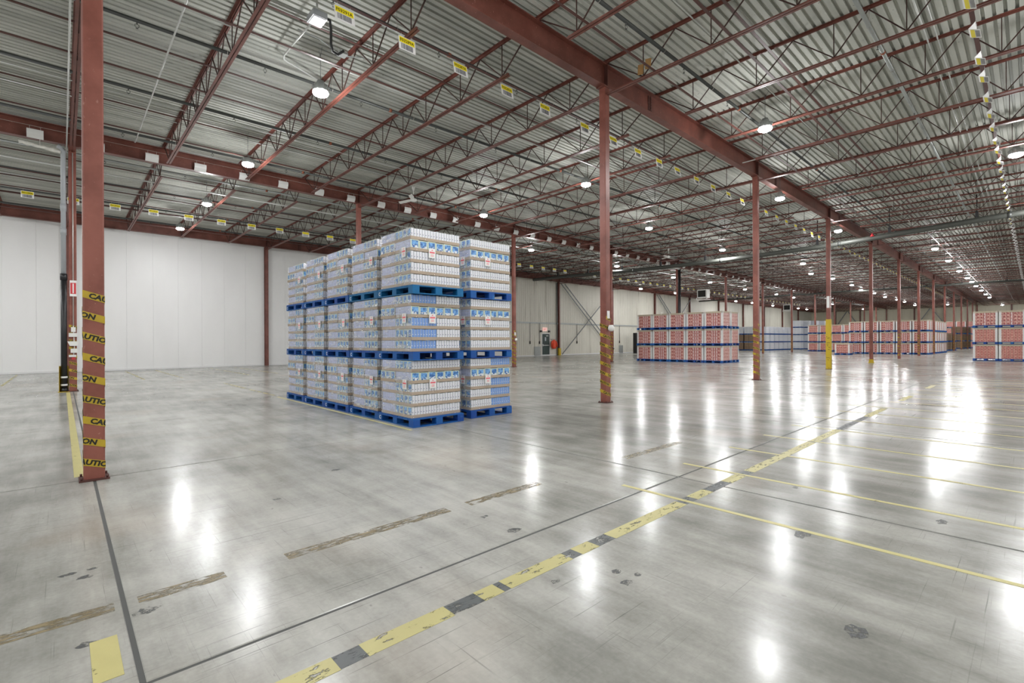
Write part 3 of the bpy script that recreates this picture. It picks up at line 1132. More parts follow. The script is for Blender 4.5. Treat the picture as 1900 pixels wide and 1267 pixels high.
# ------------------------------------------------------------------ lamps
def build_lamps():
    Z = 6.75
    h = MB()
    h.lathe([(.02, .27), (.07, .26), (.09, .2), (.14, .17), (.16, .06), (.16, .03), (.0, .03)], 20)
    for i in range(12):
        t = i * math.pi / 6
        h.bar((.09 * math.cos(t), .09 * math.sin(t), .15), (.165 * math.cos(t), .165 * math.sin(t), .1), .006, .08)
    hm = h.mesh('housing', M['galv'])
    l = MB()
    l.lathe([(.155, .03), (.165, 0), (.15, -.03), (.09, -.06), (.0, -.07)], 20)
    lm = l.mesh('lens', M['lens'])
    k = MB()
    k.path([(0, 0, .27), (0, 0, ZD - Z - .1)], .006, 5)
    k.path([(0, 0, ZD - Z - .18), (-.09, 0, ZD - Z)], .004, 4)
    k.path([(0, 0, ZD - Z - .18), (.09, 0, ZD - Z)], .004, 4)
    km = k.mesh('hanger_chain', M['greysteel'])
    down = bpy.data.lights.new('lamp_down', 'AREA')
    down.shape = 'DISK'
    down.size = .3
    down.energy = LAMP_DOWN
    down.color = (0.985, 0.99, 1.0)
    up = bpy.data.lights.new('lamp_spill', 'POINT')
    up.shadow_soft_size = .12
    up.energy = LAMP_UP
    up.color = (0.985, 0.99, 1.0)
    seen = [(-10.43, 4.1, 'beside the grey junction box'), (-16.1, 4.13, 'above the second row girder, left'), (-21.8, 4.14, 'just beyond the placard girder at left'), (-27.3, 4.1, 'closest to the white wall'),
            (-10.45, 13.2, 'left of the second front column'), (-15.95, 13.2, 'right of the ceiling fan'), (-4.63, 13.1, 'high above the right lane'), (-20.15, 20.3, 'above the rear pallet column gap'),
            (-12.52, 20.6, 'between the second and third front columns'), (-6.55, 20.0, 'under the front girder near the third column'), (-.34, 20.4, 'at the right edge of the picture'),
            (-20.42, 29.3, 'just right of the second front column'), (-12.6, 28.8, 'in front of the fat main pipe'), (-6.57, 28.1, 'just right of the yellow-sleeved column'),
            (-20.9, 38.2, None), (-11.04, 38.2, None), (-3.99, 38.0, None), (-20.45, 44.1, None), (-12.31, 44.6, None), (-3.97, 44.5, None), (-27.8, 44.1, None), (-12.03, 49.7, None), (-4.0, 51.9, None), (-27.7, 51.1, None),
            (-20.8, 53.0, None), (-12.2, 57.0, None), (-3.98, 58.4, None), (-20.6, 61.6, None), (-12.75, 63.4, None), (-3.97, 62.6, None), (-20.75, 68.0, None), (-12.6, 69.0, None), (-4.0, 68.0, None), (-28.0, 68.2, None), (-27.7, 73.1, None),
            (-12.8, 76.3, None), (-3.95, 74.6, None), (-27.8, 81.5, None), (-12.6, 82.7, None), (-3.94, 81.3, None), (-12.6, 88.4, None), (-3.92, 88.0, None), (-27.3, 91.9, None), (-27.3, 96.4, None), (-12.7, 98.0, None), (-3.4, 109, None), (-9.1, 100.6, None), (-20.6, 85, None), (-20.6, 104, None)]
    extra = [(-4.6, 4.1), (1.2, 4.1), (7, 4.1), (13, 4.1), (1.2, 13.1), (7.0, 13.1), (13, 13.1), (6.5, 20.4), (13, 20.4), (0.2, 28.5), (6.5, 28.5), (13, 28.5), (5, 38), (12, 38), (5, 47), (12, 47), (5, 58), (12, 58), (5, 70), (12, 70), (5, 84), (12, 84), (5, 98), (12, 98),
             (-27.3, -5), (-21.8, -5), (-16.1, -5), (-10.4, -5), (-4.6, -5), (1.2, -5), (7, -5), (13, -5), (-24, -13.5), (-16.1, -13.5), (-10.4, -13.5), (-4.6, -13.5), (1.2, -13.5), (10, -13.5)]
    cnt = {}
    seen = [q_ for q_ in seen if q_[2]] + sorted([q_ for q_ in seen if not q_[2]], key=lambda q_: q_[1])
    for x, y, lb in seen + [(a, b_, '') for a, b_ in extra]:
        o = ob('high_bay_light', None, None, (x, y, Z))
        ob('housing', hm, o)
        ob('lens', lm, o)
        ob('hanger_chain', km, o)
        for ld, dz in ((down, -.085), (up, -.24)):
            L = bpy.data.objects.new('lamp_light', ld)
            COL.objects.link(L)
            L.parent = o
            L.location = (0, 0, dz)
        if lb is None:
            row = 'right aisle' if x > X1 + 1 else ('middle aisle' if x > -19 else ('side wall aisle' if x > -25 else 'lamp row nearest the side wall'))
            cnt[row] = cnt.get(row, 0) + 1
            lb = 'small distant lit lamp, %s going back along the %s' % (nth(cnt[row]), row)
            tag(o, lb, 'lamp', 'distant high-bay lamps')
        elif lb == '':
            tag(o, 'round high-bay lamp outside the picture', 'lamp', 'high-bay lamps out of view')
        else:
            tag(o, 'bright round high-bay lamp ' + lb, 'lamp', 'near high-bay lamps')


# ------------------------------------------------------------------ hanging signs
def build_signs():
    W_, H_ = .34, .245
    rnd = random.Random(5)
    # flat front facing +X, local: y = along width, z up, hung from z=0
    b = MB()
    b.box(-.003, -W_ / 2, -H_, .003, W_ / 2, 0)
    bm_ = b.mesh('board', M['board'])
    b = MB()
    b.box(.003, -W_ / 2 + .015, -.115, .0045, W_ / 2 - .015, -.012)
    ym = b.mesh('yellow_band', M['signyellow'])
    b = MB()
    y = -W_ / 2 + .045
    while y < W_ / 2 - .05:
        wd = rnd.choice((.003, .004, .006, .008))
        b.box(.003, y, -H_ + .02, .0042, y + wd, -.125)
        y += wd + rnd.choice((.003, .004, .006))
    cm = b.mesh('barcode', M['barink'])
    b = MB()
    b.path([(0, 0, -.015), (0, 0, .07), (0, .012, .095), (0, .02, .08)], .0028, 4)
    km = b.mesh('hook', M['wire'])

    def lettering(txt):
        q = MB()
        put_text(q, txt, .078, lambda u, v: (.0052, u, -.092 + v), bold=.0016, center=True)
        return q.mesh('lettering', M['ink'])
    far = MB()
    far.box(-.003, -W_ / 2, -H_, .003, W_ / 2, 0, 0)
    far.box(.003, -W_ / 2 + .015, -.115, .0045, W_ / 2 - .015, -.012, 1)
    for i in range(9):
        far.box(.003, -W_ / 2 + .05 + i * .027, -H_ + .02, .0042, -W_ / 2 + .062 + i * .027, -.125, 2)
    for s_ in (-.11, .11):
        far.box(-.002, s_ - .002, 0, .002, s_ + .002, .1, 0)
    fm = far.mesh('location_sign', [M['board'], M['signyellow'], M['barink']])

    def sign(x, y, z, code, label, group, tilt, near):
        if near:
            o = ob('location_sign', None, None, (x, y, z), (0, tilt, 0))
            ob('board', bm_, o)
            ob('yellow_band', ym, o)
            ob('barcode', cm, o)
            ob('lettering', lettering(code), o)
            for s_ in (-.11, .11):
                ob('hook', km, o, (0, s_, 0))
        else:
            o = ob('location_sign', fm, None, (x, y, z), (0, tilt, 0))
        tag(o, label, 'sign', group)
    # front run, readable codes F03291A, F03289A ...
    ys = [3.42, 4.59, 5.78, 7.02, 8.22, 9.67, 10.88, 12.09, 13.24, 14.32, 15.62]
    while ys[-1] < 84:
        ys.append(ys[-1] + 1.24)
    for i, y in enumerate(ys):
        code = 'F03%03dA' % (291 - 2 * i)
        if i < 9:
            lb = 'yellow-topped hanging barcode sign reading ' + code
        else:
            lb = 'tiny yellow-topped hanging sign, %s along the run left of the front girder' % nth(i + 1)
        sign(-7.70, y, 6.875, code, lb, 'barcode signs left of the front girder', math.radians(-9 + 4 * math.sin(i * 1.9)), i < 14)
    # run near the side wall
    y, i = -.88, 0
    while y < 84:
        if min(abs(y - 29.3), abs(y - 64.0)) < .4:
            y += 1.22
            continue
        sign(-24.55, y, 6.85, 'F01%03dA' % (299 - 2 * i) if i < 8 else '', 'small yellow barcode sign over the side wall aisle, %s from the left' % nth(i + 1), 'barcode signs over the side wall aisle', math.radians(-4), i < 8)
        y += 1.22
        i += 1
    # folded signs: an upright flap and a label panel tilted out
    def folded(label_side):
        s_ = label_side
        parts = []
        f = MB()
        pts = [(.03, 0), (-.015, -.05), (-.06, -.09), (-.03, -.112), (.03, -.137), (.09, -.162)] if s_ > 0 else [(0, 0), (.012, -.04), (.014, -.09), (.0, -.135), (-.03, -.175), (-.06, -.21), (-.075, -.23)]
        for side in (0, 1):
            for (px, pz) in pts:
                off = .002 if side else -.002
                f.v += [(px + off * 0, -W_ / 2, pz + off), (px, W_ / 2, pz + off)]
        n = len(pts)
        for side in (0, 1):
            for k in range(n - 1):
                a = side * 2 * n + 2 * k
                ids = (a, a + 1, a + 3, a + 2)
                f.face(ids if side else ids[::-1])
        for k in range(n - 1):
            for e in (0, 1):
                f.face((2 * k + e, 2 * k + 2 + e, 2 * n + 2 * k + 2 + e, 2 * n + 2 * k + e))
        f.face((0, 1, 2 * n + 1, 2 * n))
        f.face((2 * n - 2, 2 * n - 1, 4 * n - 1, 4 * n - 2))
        for e in (-.11, .11):
            f.box(pts[0][0] - .002, e - .002, 0, pts[0][0] + .002, e + .002, .09)
        parts.append(f)
        lab = MB()
        def at(u, y_):
            # along the label panel, underside
            p0, p1 = Vector((-.045, 0, -.105)), Vector((.09, 0, -.162))
            q = p0.lerp(p1, u)
            return (q.x, y_, q.z - .004)
        def strip(u0, u1, y0, y1, m_):
            a, b_, c_, d_ = at(u0, y0), at(u0, y1), at(u1, y1), at(u1, y0)
            lab.quad(a, b_, c_, d_, m_)
        strip(.05, .45, -W_ / 2 + .015, W_ / 2 - .015, 0)
        yy = -W_ / 2 + .04
        while yy < W_ / 2 - .04:
            strip(.5, .92, yy, yy + .006, 1)
            yy += .014
        return f.mesh('location_sign', M['board']), lab.mesh('label_face', [M['signyellow'], M['barink']])
    fr, frl = folded(1)
    y, i = 10.6, 0
    gaps = [1.1, 1.25, 0.95, 1.25, 1.15]
    while y < 80:
        o = ob('location_sign', fr, None, (-.70, y, 6.86))
        if i < 20:
            ob('label_face', frl, o)
        tag(o, 'white folded sign with yellow label hanging high at far right, %s from the near end' % nth(i + 1), 'sign', 'folded signs over the right lane')
        y += gaps[i % 5]
        i += 1
    fb, _ = folded(-1)
    y, i = -.52, 0
    while y < 90:
        o = ob('placard', fb, None, (X2 + .17, y, 7.335))
        tag(o, 'blank white curved placard wired to the second girder, %s from the left' % nth(i + 1), 'sign', 'white placards on the second girder')
        y += 1.31 + .04 * math.sin(i * 3)
        i += 1
    b = MB()
    b.path([(0, -3, 0), (0, 92, 0)], .005, 5)
    tag(ob('sign_wire', b.mesh('sign_wire', M['wire']), None, (X2 + .17, 0, 7.42)), 'long taut wire carrying the white placards', 'wire')


# ------------------------------------------------------------------ pallets and near loads
def pallet_parts(wx, wy, mt='blue'):
    """blue block pallet, origin at its base centre; returns list of (name, mesh, loc)"""
    out = []
    bx, by = .135, .13
    hx, hy = wx / 2, wy / 2
    b = MB()
    b.box(-bx / 2, -by / 2, 0, bx / 2, by / 2, .088)
    bmh = b.mesh('block', M[mt])
    for ix in (-1, 0, 1):
        for iy in (-1, 0, 1):
            out.append(('block', bmh, (ix * (hx - bx / 2), iy * (hy - by / 2), .018)))
    b = MB()
    b.box(-hx, -by / 2, 0, hx, by / 2, .016)
    s1 = b.mesh('bottom_board', M[mt])
    s2 = b.mesh('stringer_board', M[mt])
    for iy in (-1, 0, 1):
        out.append(('bottom_board', s1, (0, iy * (hy - by / 2), .001)))
        out.append(('stringer_board', s2, (0, iy * (hy - by / 2), .1065)))
    b = MB()
    b.box(-bx / 2, -hy + by + .002, 0, bx / 2, hy - by - .002, .015)
    s3 = b.mesh('bottom_board', M[mt])
    for ix in (-1, 1):
        out.append(('bottom_board', s3, (ix * (hx - bx / 2), 0, .001)))
    n = 7
    tw = wx / n - .012
    b = MB()
    b.box(-tw / 2, -hy, 0, tw / 2, hy, .02)
    tm = b.mesh('top_board', M[mt])
    for i in range(n):
        out.append(('top_board', tm, (-hx + (i + .5) * wx / n, 0, .123)))
    return out


def joined_parts(parts, name, mat_):
    q = MB()
    for _, me, loc in parts:
        n = len(q.v)
        q.v += [(v.co.x + loc[0], v.co.y + loc[1], v.co.z + loc[2]) for v in me.vertices]
        for p in me.polygons:
            q.face([n + i for i in p.vertices], 0)
    return q.mesh(name, mat_)


LH = .94        # load height
LV = 1.088      # height of pallet plus load
LAY = LH / 5


def case_mesh(wx, wy, nx, ny, mats6):
    """a tray's worth of cartons, origin at the base centre"""
    names = sorted(set(mats6))
    ix = [names.index(m_) for m_ in mats6]
    b = MB()
    gx = .002
    for i in range(nx):
        for j in range(ny):
            if 0 < i < nx - 1 and 0 < j < ny - 1:
                continue
            a0, a1 = -wx / 2 + wx * i / nx + gx, -wx / 2 + wx * (i + 1) / nx - gx
            b0, b1 = -wy / 2 + wy * j / ny + gx, -wy / 2 + wy * (j + 1) / ny - gx
            b.box(a0, b0, .006, a1, b1, LAY - .006 - .003 * ((i * 3 + j * 5) % 3), ix)
    return b.mesh('case', [M[m_] for m_ in names])


def tray_mesh(wx, wy):
    b = MB()
    hx, hy, h = wx / 2 + .004, wy / 2 + .004, .05
    t = .004
    b.box(-hx, -hy, 0, hx, hy, .005)
    b.box(-hx, -hy, .005, hx, -hy + t, h)
    b.box(-hx, hy - t, .005, hx, hy, h)
    b.box(-hx, -hy + t, .005, -hx + t, hy - t, h)
    b.box(hx - t, -hy + t, .005, hx, hy - t, h)
    return b.mesh('tray', M['tray'])


def wrap_mesh(wx, wy, h, seed, tails=True):
    rnd = random.Random(seed)
    b = MB()
    nu, nv = 10, 12
    o = .012

    def side(p0, p1, nrm, m_):
        base = len(b.v)
        for j in range(nv + 1):
            for i in range(nu + 1):
                u, v = i / nu, j / nv
                e = 0 if i in (0, nu) else rnd.uniform(0, .012)
                b.v.append((p0[0] + (p1[0] - p0[0]) * u + nrm[0] * e, p0[1] + (p1[1] - p0[1]) * u + nrm[1] * e, .004 + v * (h - .006)))
        for j in range(nv):
            for i in range(nu):
                k = base + j * (nu + 1) + i
                b.face((k, k + 1, k + nu + 2, k + nu + 1), m_, None, True)
    hx, hy = wx / 2 + o, wy / 2 + o
    side((-hx, -hy), (hx, -hy), (0, -1), 1)
    side((hx, -hy), (hx, hy), (1, 0), 0)
    side((hx, hy), (-hx, hy), (0, 1), 1)
    side((-hx, hy), (-hx, -hy), (-1, 0), 1)
    return b.mesh('stretch_wrap', [M['film'], M['film_heavy']])


def paper_mesh():
    b = MB()
    b.box(-.0015, -.065, -.08, .0015, .065, .08, 0)
    b.box(.0015, -.05, .0, .0022, .05, .028, 1)
    for k, z in enumerate((-.03, -.05)):
        b.box(.0015, -.03, z, .0022, .03, z + .008, 1)
    b.box(.0015, -.012, .045, .0022, .012, .06, 1)
    return b.mesh('load_label', [M['board'], M['signpink']])


def build_near_stack():
    wx, wy = .985, .975
    cases = {}

    def case(kind, wx_, wy_, nx, ny, mats6):
        key = (kind, round(wx_, 3), round(wy_, 3))
        if key not in cases:
            cases[key] = (case_mesh(wx_, wy_, nx, ny, mats6), tray_mesh(wx_, wy_))
        return cases[key]
    P, SW, SB, SL = 'picture', 'side_white', 'side_blue', 'side_lav'
    wraps = [wrap_mesh(wx, wy, LH, s_) for s_ in range(4)]
    wraps2 = [wrap_mesh(1.08, .965, LH, s_ + 9) for s_ in range(3)]
    paper = paper_mesh()

    def load(loc, wx, wy, wrap, blue0, blue1, label, group, rz=0.0, rnd=None):
        o = ob('shrink_wrapped_load', None, None, loc, (0, 0, rz))
        for L in range(5):
            z = L * LAY + .001
            jx, jy = rnd.uniform(-.006, .006), rnd.uniform(-.006, .006)
            lay = []
            if L != 3:
                cxw = wx * .268
                ax = wx - 2 * cxw
                for half, ysgn in ((blue0, -1), (blue1, 1)):
                    side = SB if L in half else SW
                    cc = case('c' + side, cxw - .004, wy / 2 - .004, 2, 9, (P, side, P, P, P, P))
                    lay.append((cc, wx / 2 - cxw / 2, ysgn * wy / 4))
                    bb = case('b', cxw - .004, wy / 2 - .004, 2, 9, (P, SW, P, P, P, P))
                    lay.append((bb, wx / 2 - cxw * 1.5, ysgn * wy / 4))
                    aa = case('a', ax - .004, wy / 2 - .004, 9, 4, (SW, SW, SL, SL, SW, SW))
                    lay.append((aa, -wx / 2 + ax / 2, ysgn * wy / 4))
            else:
                for q in (-1, 0, 1):
                    cc = case('s', wx / 2 - .004, wy / 3 - .004, 10, 2, (P, P, SL, SL, P, P))
                    lay.append((cc, wx / 4, q * wy / 3))
                for ysgn in (-1, 1):
                    aa = case('t', wx / 2 - .004, wy / 2 - .004, 3, 10, (SW, SW, P, P, SW, SW))
                    lay.append((aa, -wx / 4 - .012, ysgn * wy / 4 - (.014 if ysgn < 0 else -.014)))
            for (cm_, tm_), px, py in lay:
                c = ob('case', cm_, o, (px + jx, py + jy, z))
                ob('tray', tm_, c)
        ob('stretch_wrap', wrap, o)
        ob('load_label', paper, o, (wx / 2 + .03, -.1 * wy, LH * .585), label='white paper label with pink print')
        ob('load_label', paper, o, (wx * .32, -wy / 2 - .03, LH * .585), (0, 0, -math.pi / 2), label='white paper label with pink print')
        tag(o, label, 'load', group)
        return o
    pa = pallet_parts(1.175, 1.02)
    pb = pallet_parts(1.19, 1.0)
    pt = pallet_parts(1.175, 1.02, 'teal')
    cmk = MB()
    put_text(cmk, 'C', .085, lambda u, v: (u, -.0006, v), bold=.002, center=True)
    cm_ = cmk.mesh('pallet_mark', M['board'])

    def pallet(loc, parts, label, hy, hx):
        o = ob('pallet', None, None, loc)
        for nm, me, l in parts:
            ob(nm, me, o, l)
        ob('pallet_mark', cm_, o, (-hx + .067, -hy, .035), label='white ring mark on the corner block')
        tag(o, label, 'pallet', 'blue pallets of the near stack')
    lv = ('bottom', 'middle', 'top')
    rnd = random.Random(21)
    posn = ('nearest the camera', 'second from the near end', 'third from the near end', 'fourth from the near end', 'farthest left')
    for i in range(5):
        for k in range(3):
            cx = (-7.40, -8.585, -9.78, -10.97, -12.18)[i] + rnd.uniform(-.008, .008)
            cy = 4.655 + rnd.uniform(-.012, .012)
            z = k * LV + .002
            pallet((cx, cy, z), pt if (i < 2 and k == 2) else pa, '%s-level blue wooden pallet of the near stack, %s' % (lv[k], posn[i]), .51, .5875)
            b0, b1 = (), ()
            if i == 0 and k == 1:
                b0 = (0, 1, 2, 4)
            load((cx + (.015, .03, .02, .02, -.005)[i], cy + .0, z + .1445), wx, wy, wraps[(i + k) % 4], b0, b1, '%s-level film-wrapped load of white and blue cartons, %s' % (lv[k], posn[i]), 'wrapped drink loads of the near stack', rnd.uniform(-.008, .008), rnd)
    for k in range(3):
        cx, cy = -7.51 + rnd.uniform(-.01, .01), 5.91
        z = k * LV + .002
        pallet((cx, cy, z), pb, '%s-level blue pallet standing right behind the near pallet row' % lv[k], .5, .595)
        load((cx + .02, cy, z + .1445), 1.08, .965, wraps2[k], (), (0, 1, 2, 4) if k == 0 else (), '%s-level wrapped carton load standing behind the near row' % lv[k], 'wrapped drink loads behind the near row', .004, rnd)


# ------------------------------------------------------------------ red, white and brown stacks farther back
def build_far_stacks():
    pp = joined_parts(pallet_parts(1.17, 1.2), 'pallet', M['blue'])

    def cartons(wx, wy, h, rows, nx, ny, kinds):
        """block of cases; kinds(col, nx) picks the print of the front faces"""
        names = ['redE', 'redcan', 'reddot', 'redside', 'brownbox', 'whitebox']
        b = MB()
        g = .004
        for r in range(rows):
            for i in range(nx):
                for j in range(ny):
                    if 0 < i < nx - 1 and 0 < j < ny - 1:
                        continue
                    f, s_ = kinds(i, nx, r)
                    f, s_ = names.index(f), names.index(s_)
                    b.box(-wx / 2 + wx * i / nx + g, -wy / 2 + wy * j / ny + g, h * r / rows + g / 2, -wx / 2 + wx * (i + 1) / nx - g, -wy / 2 + wy * (j + 1) / ny - g, h * (r + 1) / rows - g / 2,
                          (s_, s_, f, f, s_, s_))
        return b.mesh('cartons', [M[n_] for n_ in names])
    WX, WY, H = 1.10, 1.08, .90
    mE = cartons(WX, WY, H - .06, 4, 8, 3, lambda i, n, r: ('redE' if 3 <= i <= 5 else 'redcan', 'redside'))
    mC = cartons(WX, WY, H - .06, 4, 7, 3, lambda i, n, r: ('redcan', 'redside'))
    mD = cartons(WX, WY, H - .06, 5, 7, 3, lambda i, n, r: ('reddot', 'redside'))
    mT = cartons(WX, WY, H - .06, 4, 7, 3, lambda i, n, r: ('redE' if i == 3 else 'redcan', 'redside'))
    mB = cartons(1.14, 1.14, H, 3, 2, 2, lambda i, n, r: ('brownbox', 'brownbox'))
    mW = cartons(1.14, 1.14, H, 4, 2, 2, lambda i, n, r: ('whitebox', 'whitebox'))
    b = MB()
    b.box(-.055, -.055, 0, .055, -.045, H - .01)
    b.box(-.055, -.045, 0, -.045, .055, H - .01)
    cb = b.mesh('corner_board', M['cornerboard'])
    b = MB()
    hx, hy = WX / 2 + .02, WY / 2 + .02
    b.box(-hx, -hy, H - .03, hx, hy, H)
    b.box(-hx, -hy, H - .11, hx, -hy + .006, H - .03)
    b.box(-hx, hy - .006, H - .09, hx, hy, H - .03)
    b.box(hx - .006, -hy + .006, H - .09, hx, hy - .006, H - .03)
    b.box(-hx, -hy + .006, H - .09, -hx + .006, hy - .006, H - .03)
    cap = b.mesh('cap_board', M['cap'])
    wr = wrap_mesh(WX + .03, WY + .03, H, 77)
    wr.materials[1] = M['film']
    lvn = ('bottom', 'middle', 'top', 'uppermost')
    rnd = random.Random(4)

    def unit(x, y, k, kind, where, group, dz=1.06, wrapped=False):
        z = k * dz + .002
        x += rnd.uniform(-.012, .012)
        y += rnd.uniform(-.015, .015)
        tag(ob('pallet', pp, None, (x, y, z)), 'blue pallet, %s level, %s' % (lvn[k], where), 'pallet', 'pallets of ' + group)
        z += .1445
        if kind in ('E', 'C', 'D', 'T'):
            o = ob('carton_load', None, None, (x, y, z))
            ob('cartons', {'E': mE, 'C': mC, 'D': mD, 'T': mT}[kind], o)
            ob('cap_board', cap, o)
            for sx, sy, a in ((-1, -1, 0), (1, -1, math.pi / 2), (1, 1, math.pi), (-1, 1, -math.pi / 2)):
                ob('corner_board', cb, o, (sx * (WX / 2 - .035), sy * (WY / 2 - .035), 0), (0, 0, a))
            if wrapped:
                ob('stretch_wrap', wr, o)
            tag(o, 'red carton load, %s level, %s' % (lvn[k], where), 'load', group)
        else:
            o = ob('carton_load', mB if kind == 'B' else mW, None, (x, y, z))
            tag(o, '%s carton load, %s level, %s' % ('brown' if kind == 'B' else 'white', lvn[k], where), 'load', group)
    # A: stack of five columns right of the second front column
    for i in range(5):
        for k in range(3):
            unit(-13.39 - 1.2 * i, 29.86, k, 'E', '%s from the right in the near red stack' % nth(i + 1), 'the near red stack', wrapped=True)
            if i in (0, 4):
                unit(-13.45 - 1.2 * i, 31.22, k, 'E', '%s end of the row behind the near red stack' % ('right' if i == 0 else 'left'), 'the row behind the near red stack')
    # B: stack at the right edge
    for i in range(3):
        for k in range(3):
            unit(-2.13 + 1.2 * i, 43.75, k, 'T' if k == 2 else 'D', '%s from the left in the right-edge red stack' % nth(i + 1), 'the red stack at the right edge', wrapped=True)
    # C: single pallet load
    unit(-12.0, 53.05, 0, 'C', 'alone right of the yellow-sleeved column', 'the lone red pallet')
    # D
    for i in range(5):
        for k in range(3):
            unit(-12.03 + 1.235 * i, 58.3, k, 'E', '%s from the left in the long middle stack' % nth(i + 1), 'the long middle red stack')
    for j in range(1, 7):
        for k in range(3):
            unit(-7.1 + .04 * j, (59.56 if j == 1 else 62.9 + 1.28 * (j - 2)), k, 'E', '%s going back behind the long middle stack' % nth(j), 'the red rows behind the long middle stack')
    # E
    for i in range(5):
        for k in range(3):
            unit(-18.24 + 1.22 * i, 67.4, k, 'C', '%s from the left in the far red stack' % nth(i + 1), 'the far red stack')
    # F: white loads
    for i in range(6):
        for k in range(3):
            unit(-24.75 + .12 * i, 69.0 + 1.35 * i, k, 'W', '%s from the front in the far white row' % nth(i + 1), 'the far white loads', dz=1.06)
    for i in range(4):
        for k in range(4):
            unit(-23.6 + .6 * i, 79.2 + 1.5 * i, k, 'W', '%s from the left in the tall white block' % nth(i + 1), 'the tall far white block', dz=1.05)
    # G: brown, left
    for i in range(2):
        for k in range(3):
            unit(-27.2 + 1.3 * i, 67.7, k, 'B' if k < 2 else 'W', '%s column just right of the near red stack' % ('left' if i == 0 else 'right'), 'the brown loads beside the red stack')
    # H: brown, right
    for i in range(3):
        for k in range(2):
            unit(-7.55 + .22 * i, 77 + 1.6 * i, k, 'B', '%s going back in the far brown row' % nth(i + 1), 'the far brown row')
    for i in range(3):
        for k in range(3):
            unit(-7.6 + .3 * i, 95 + 2.0 * i, k, 'B', '%s going back in the farthest brown row' % nth(i + 1), 'the farthest brown row')
    # I: red against the end wall
    for i in range(5):
        for k in range(4):
            unit(-11.6 + 1.25 * i, 104.5, k, 'C', '%s from the left by the end wall' % nth(i + 1), 'the red stack by the end wall')


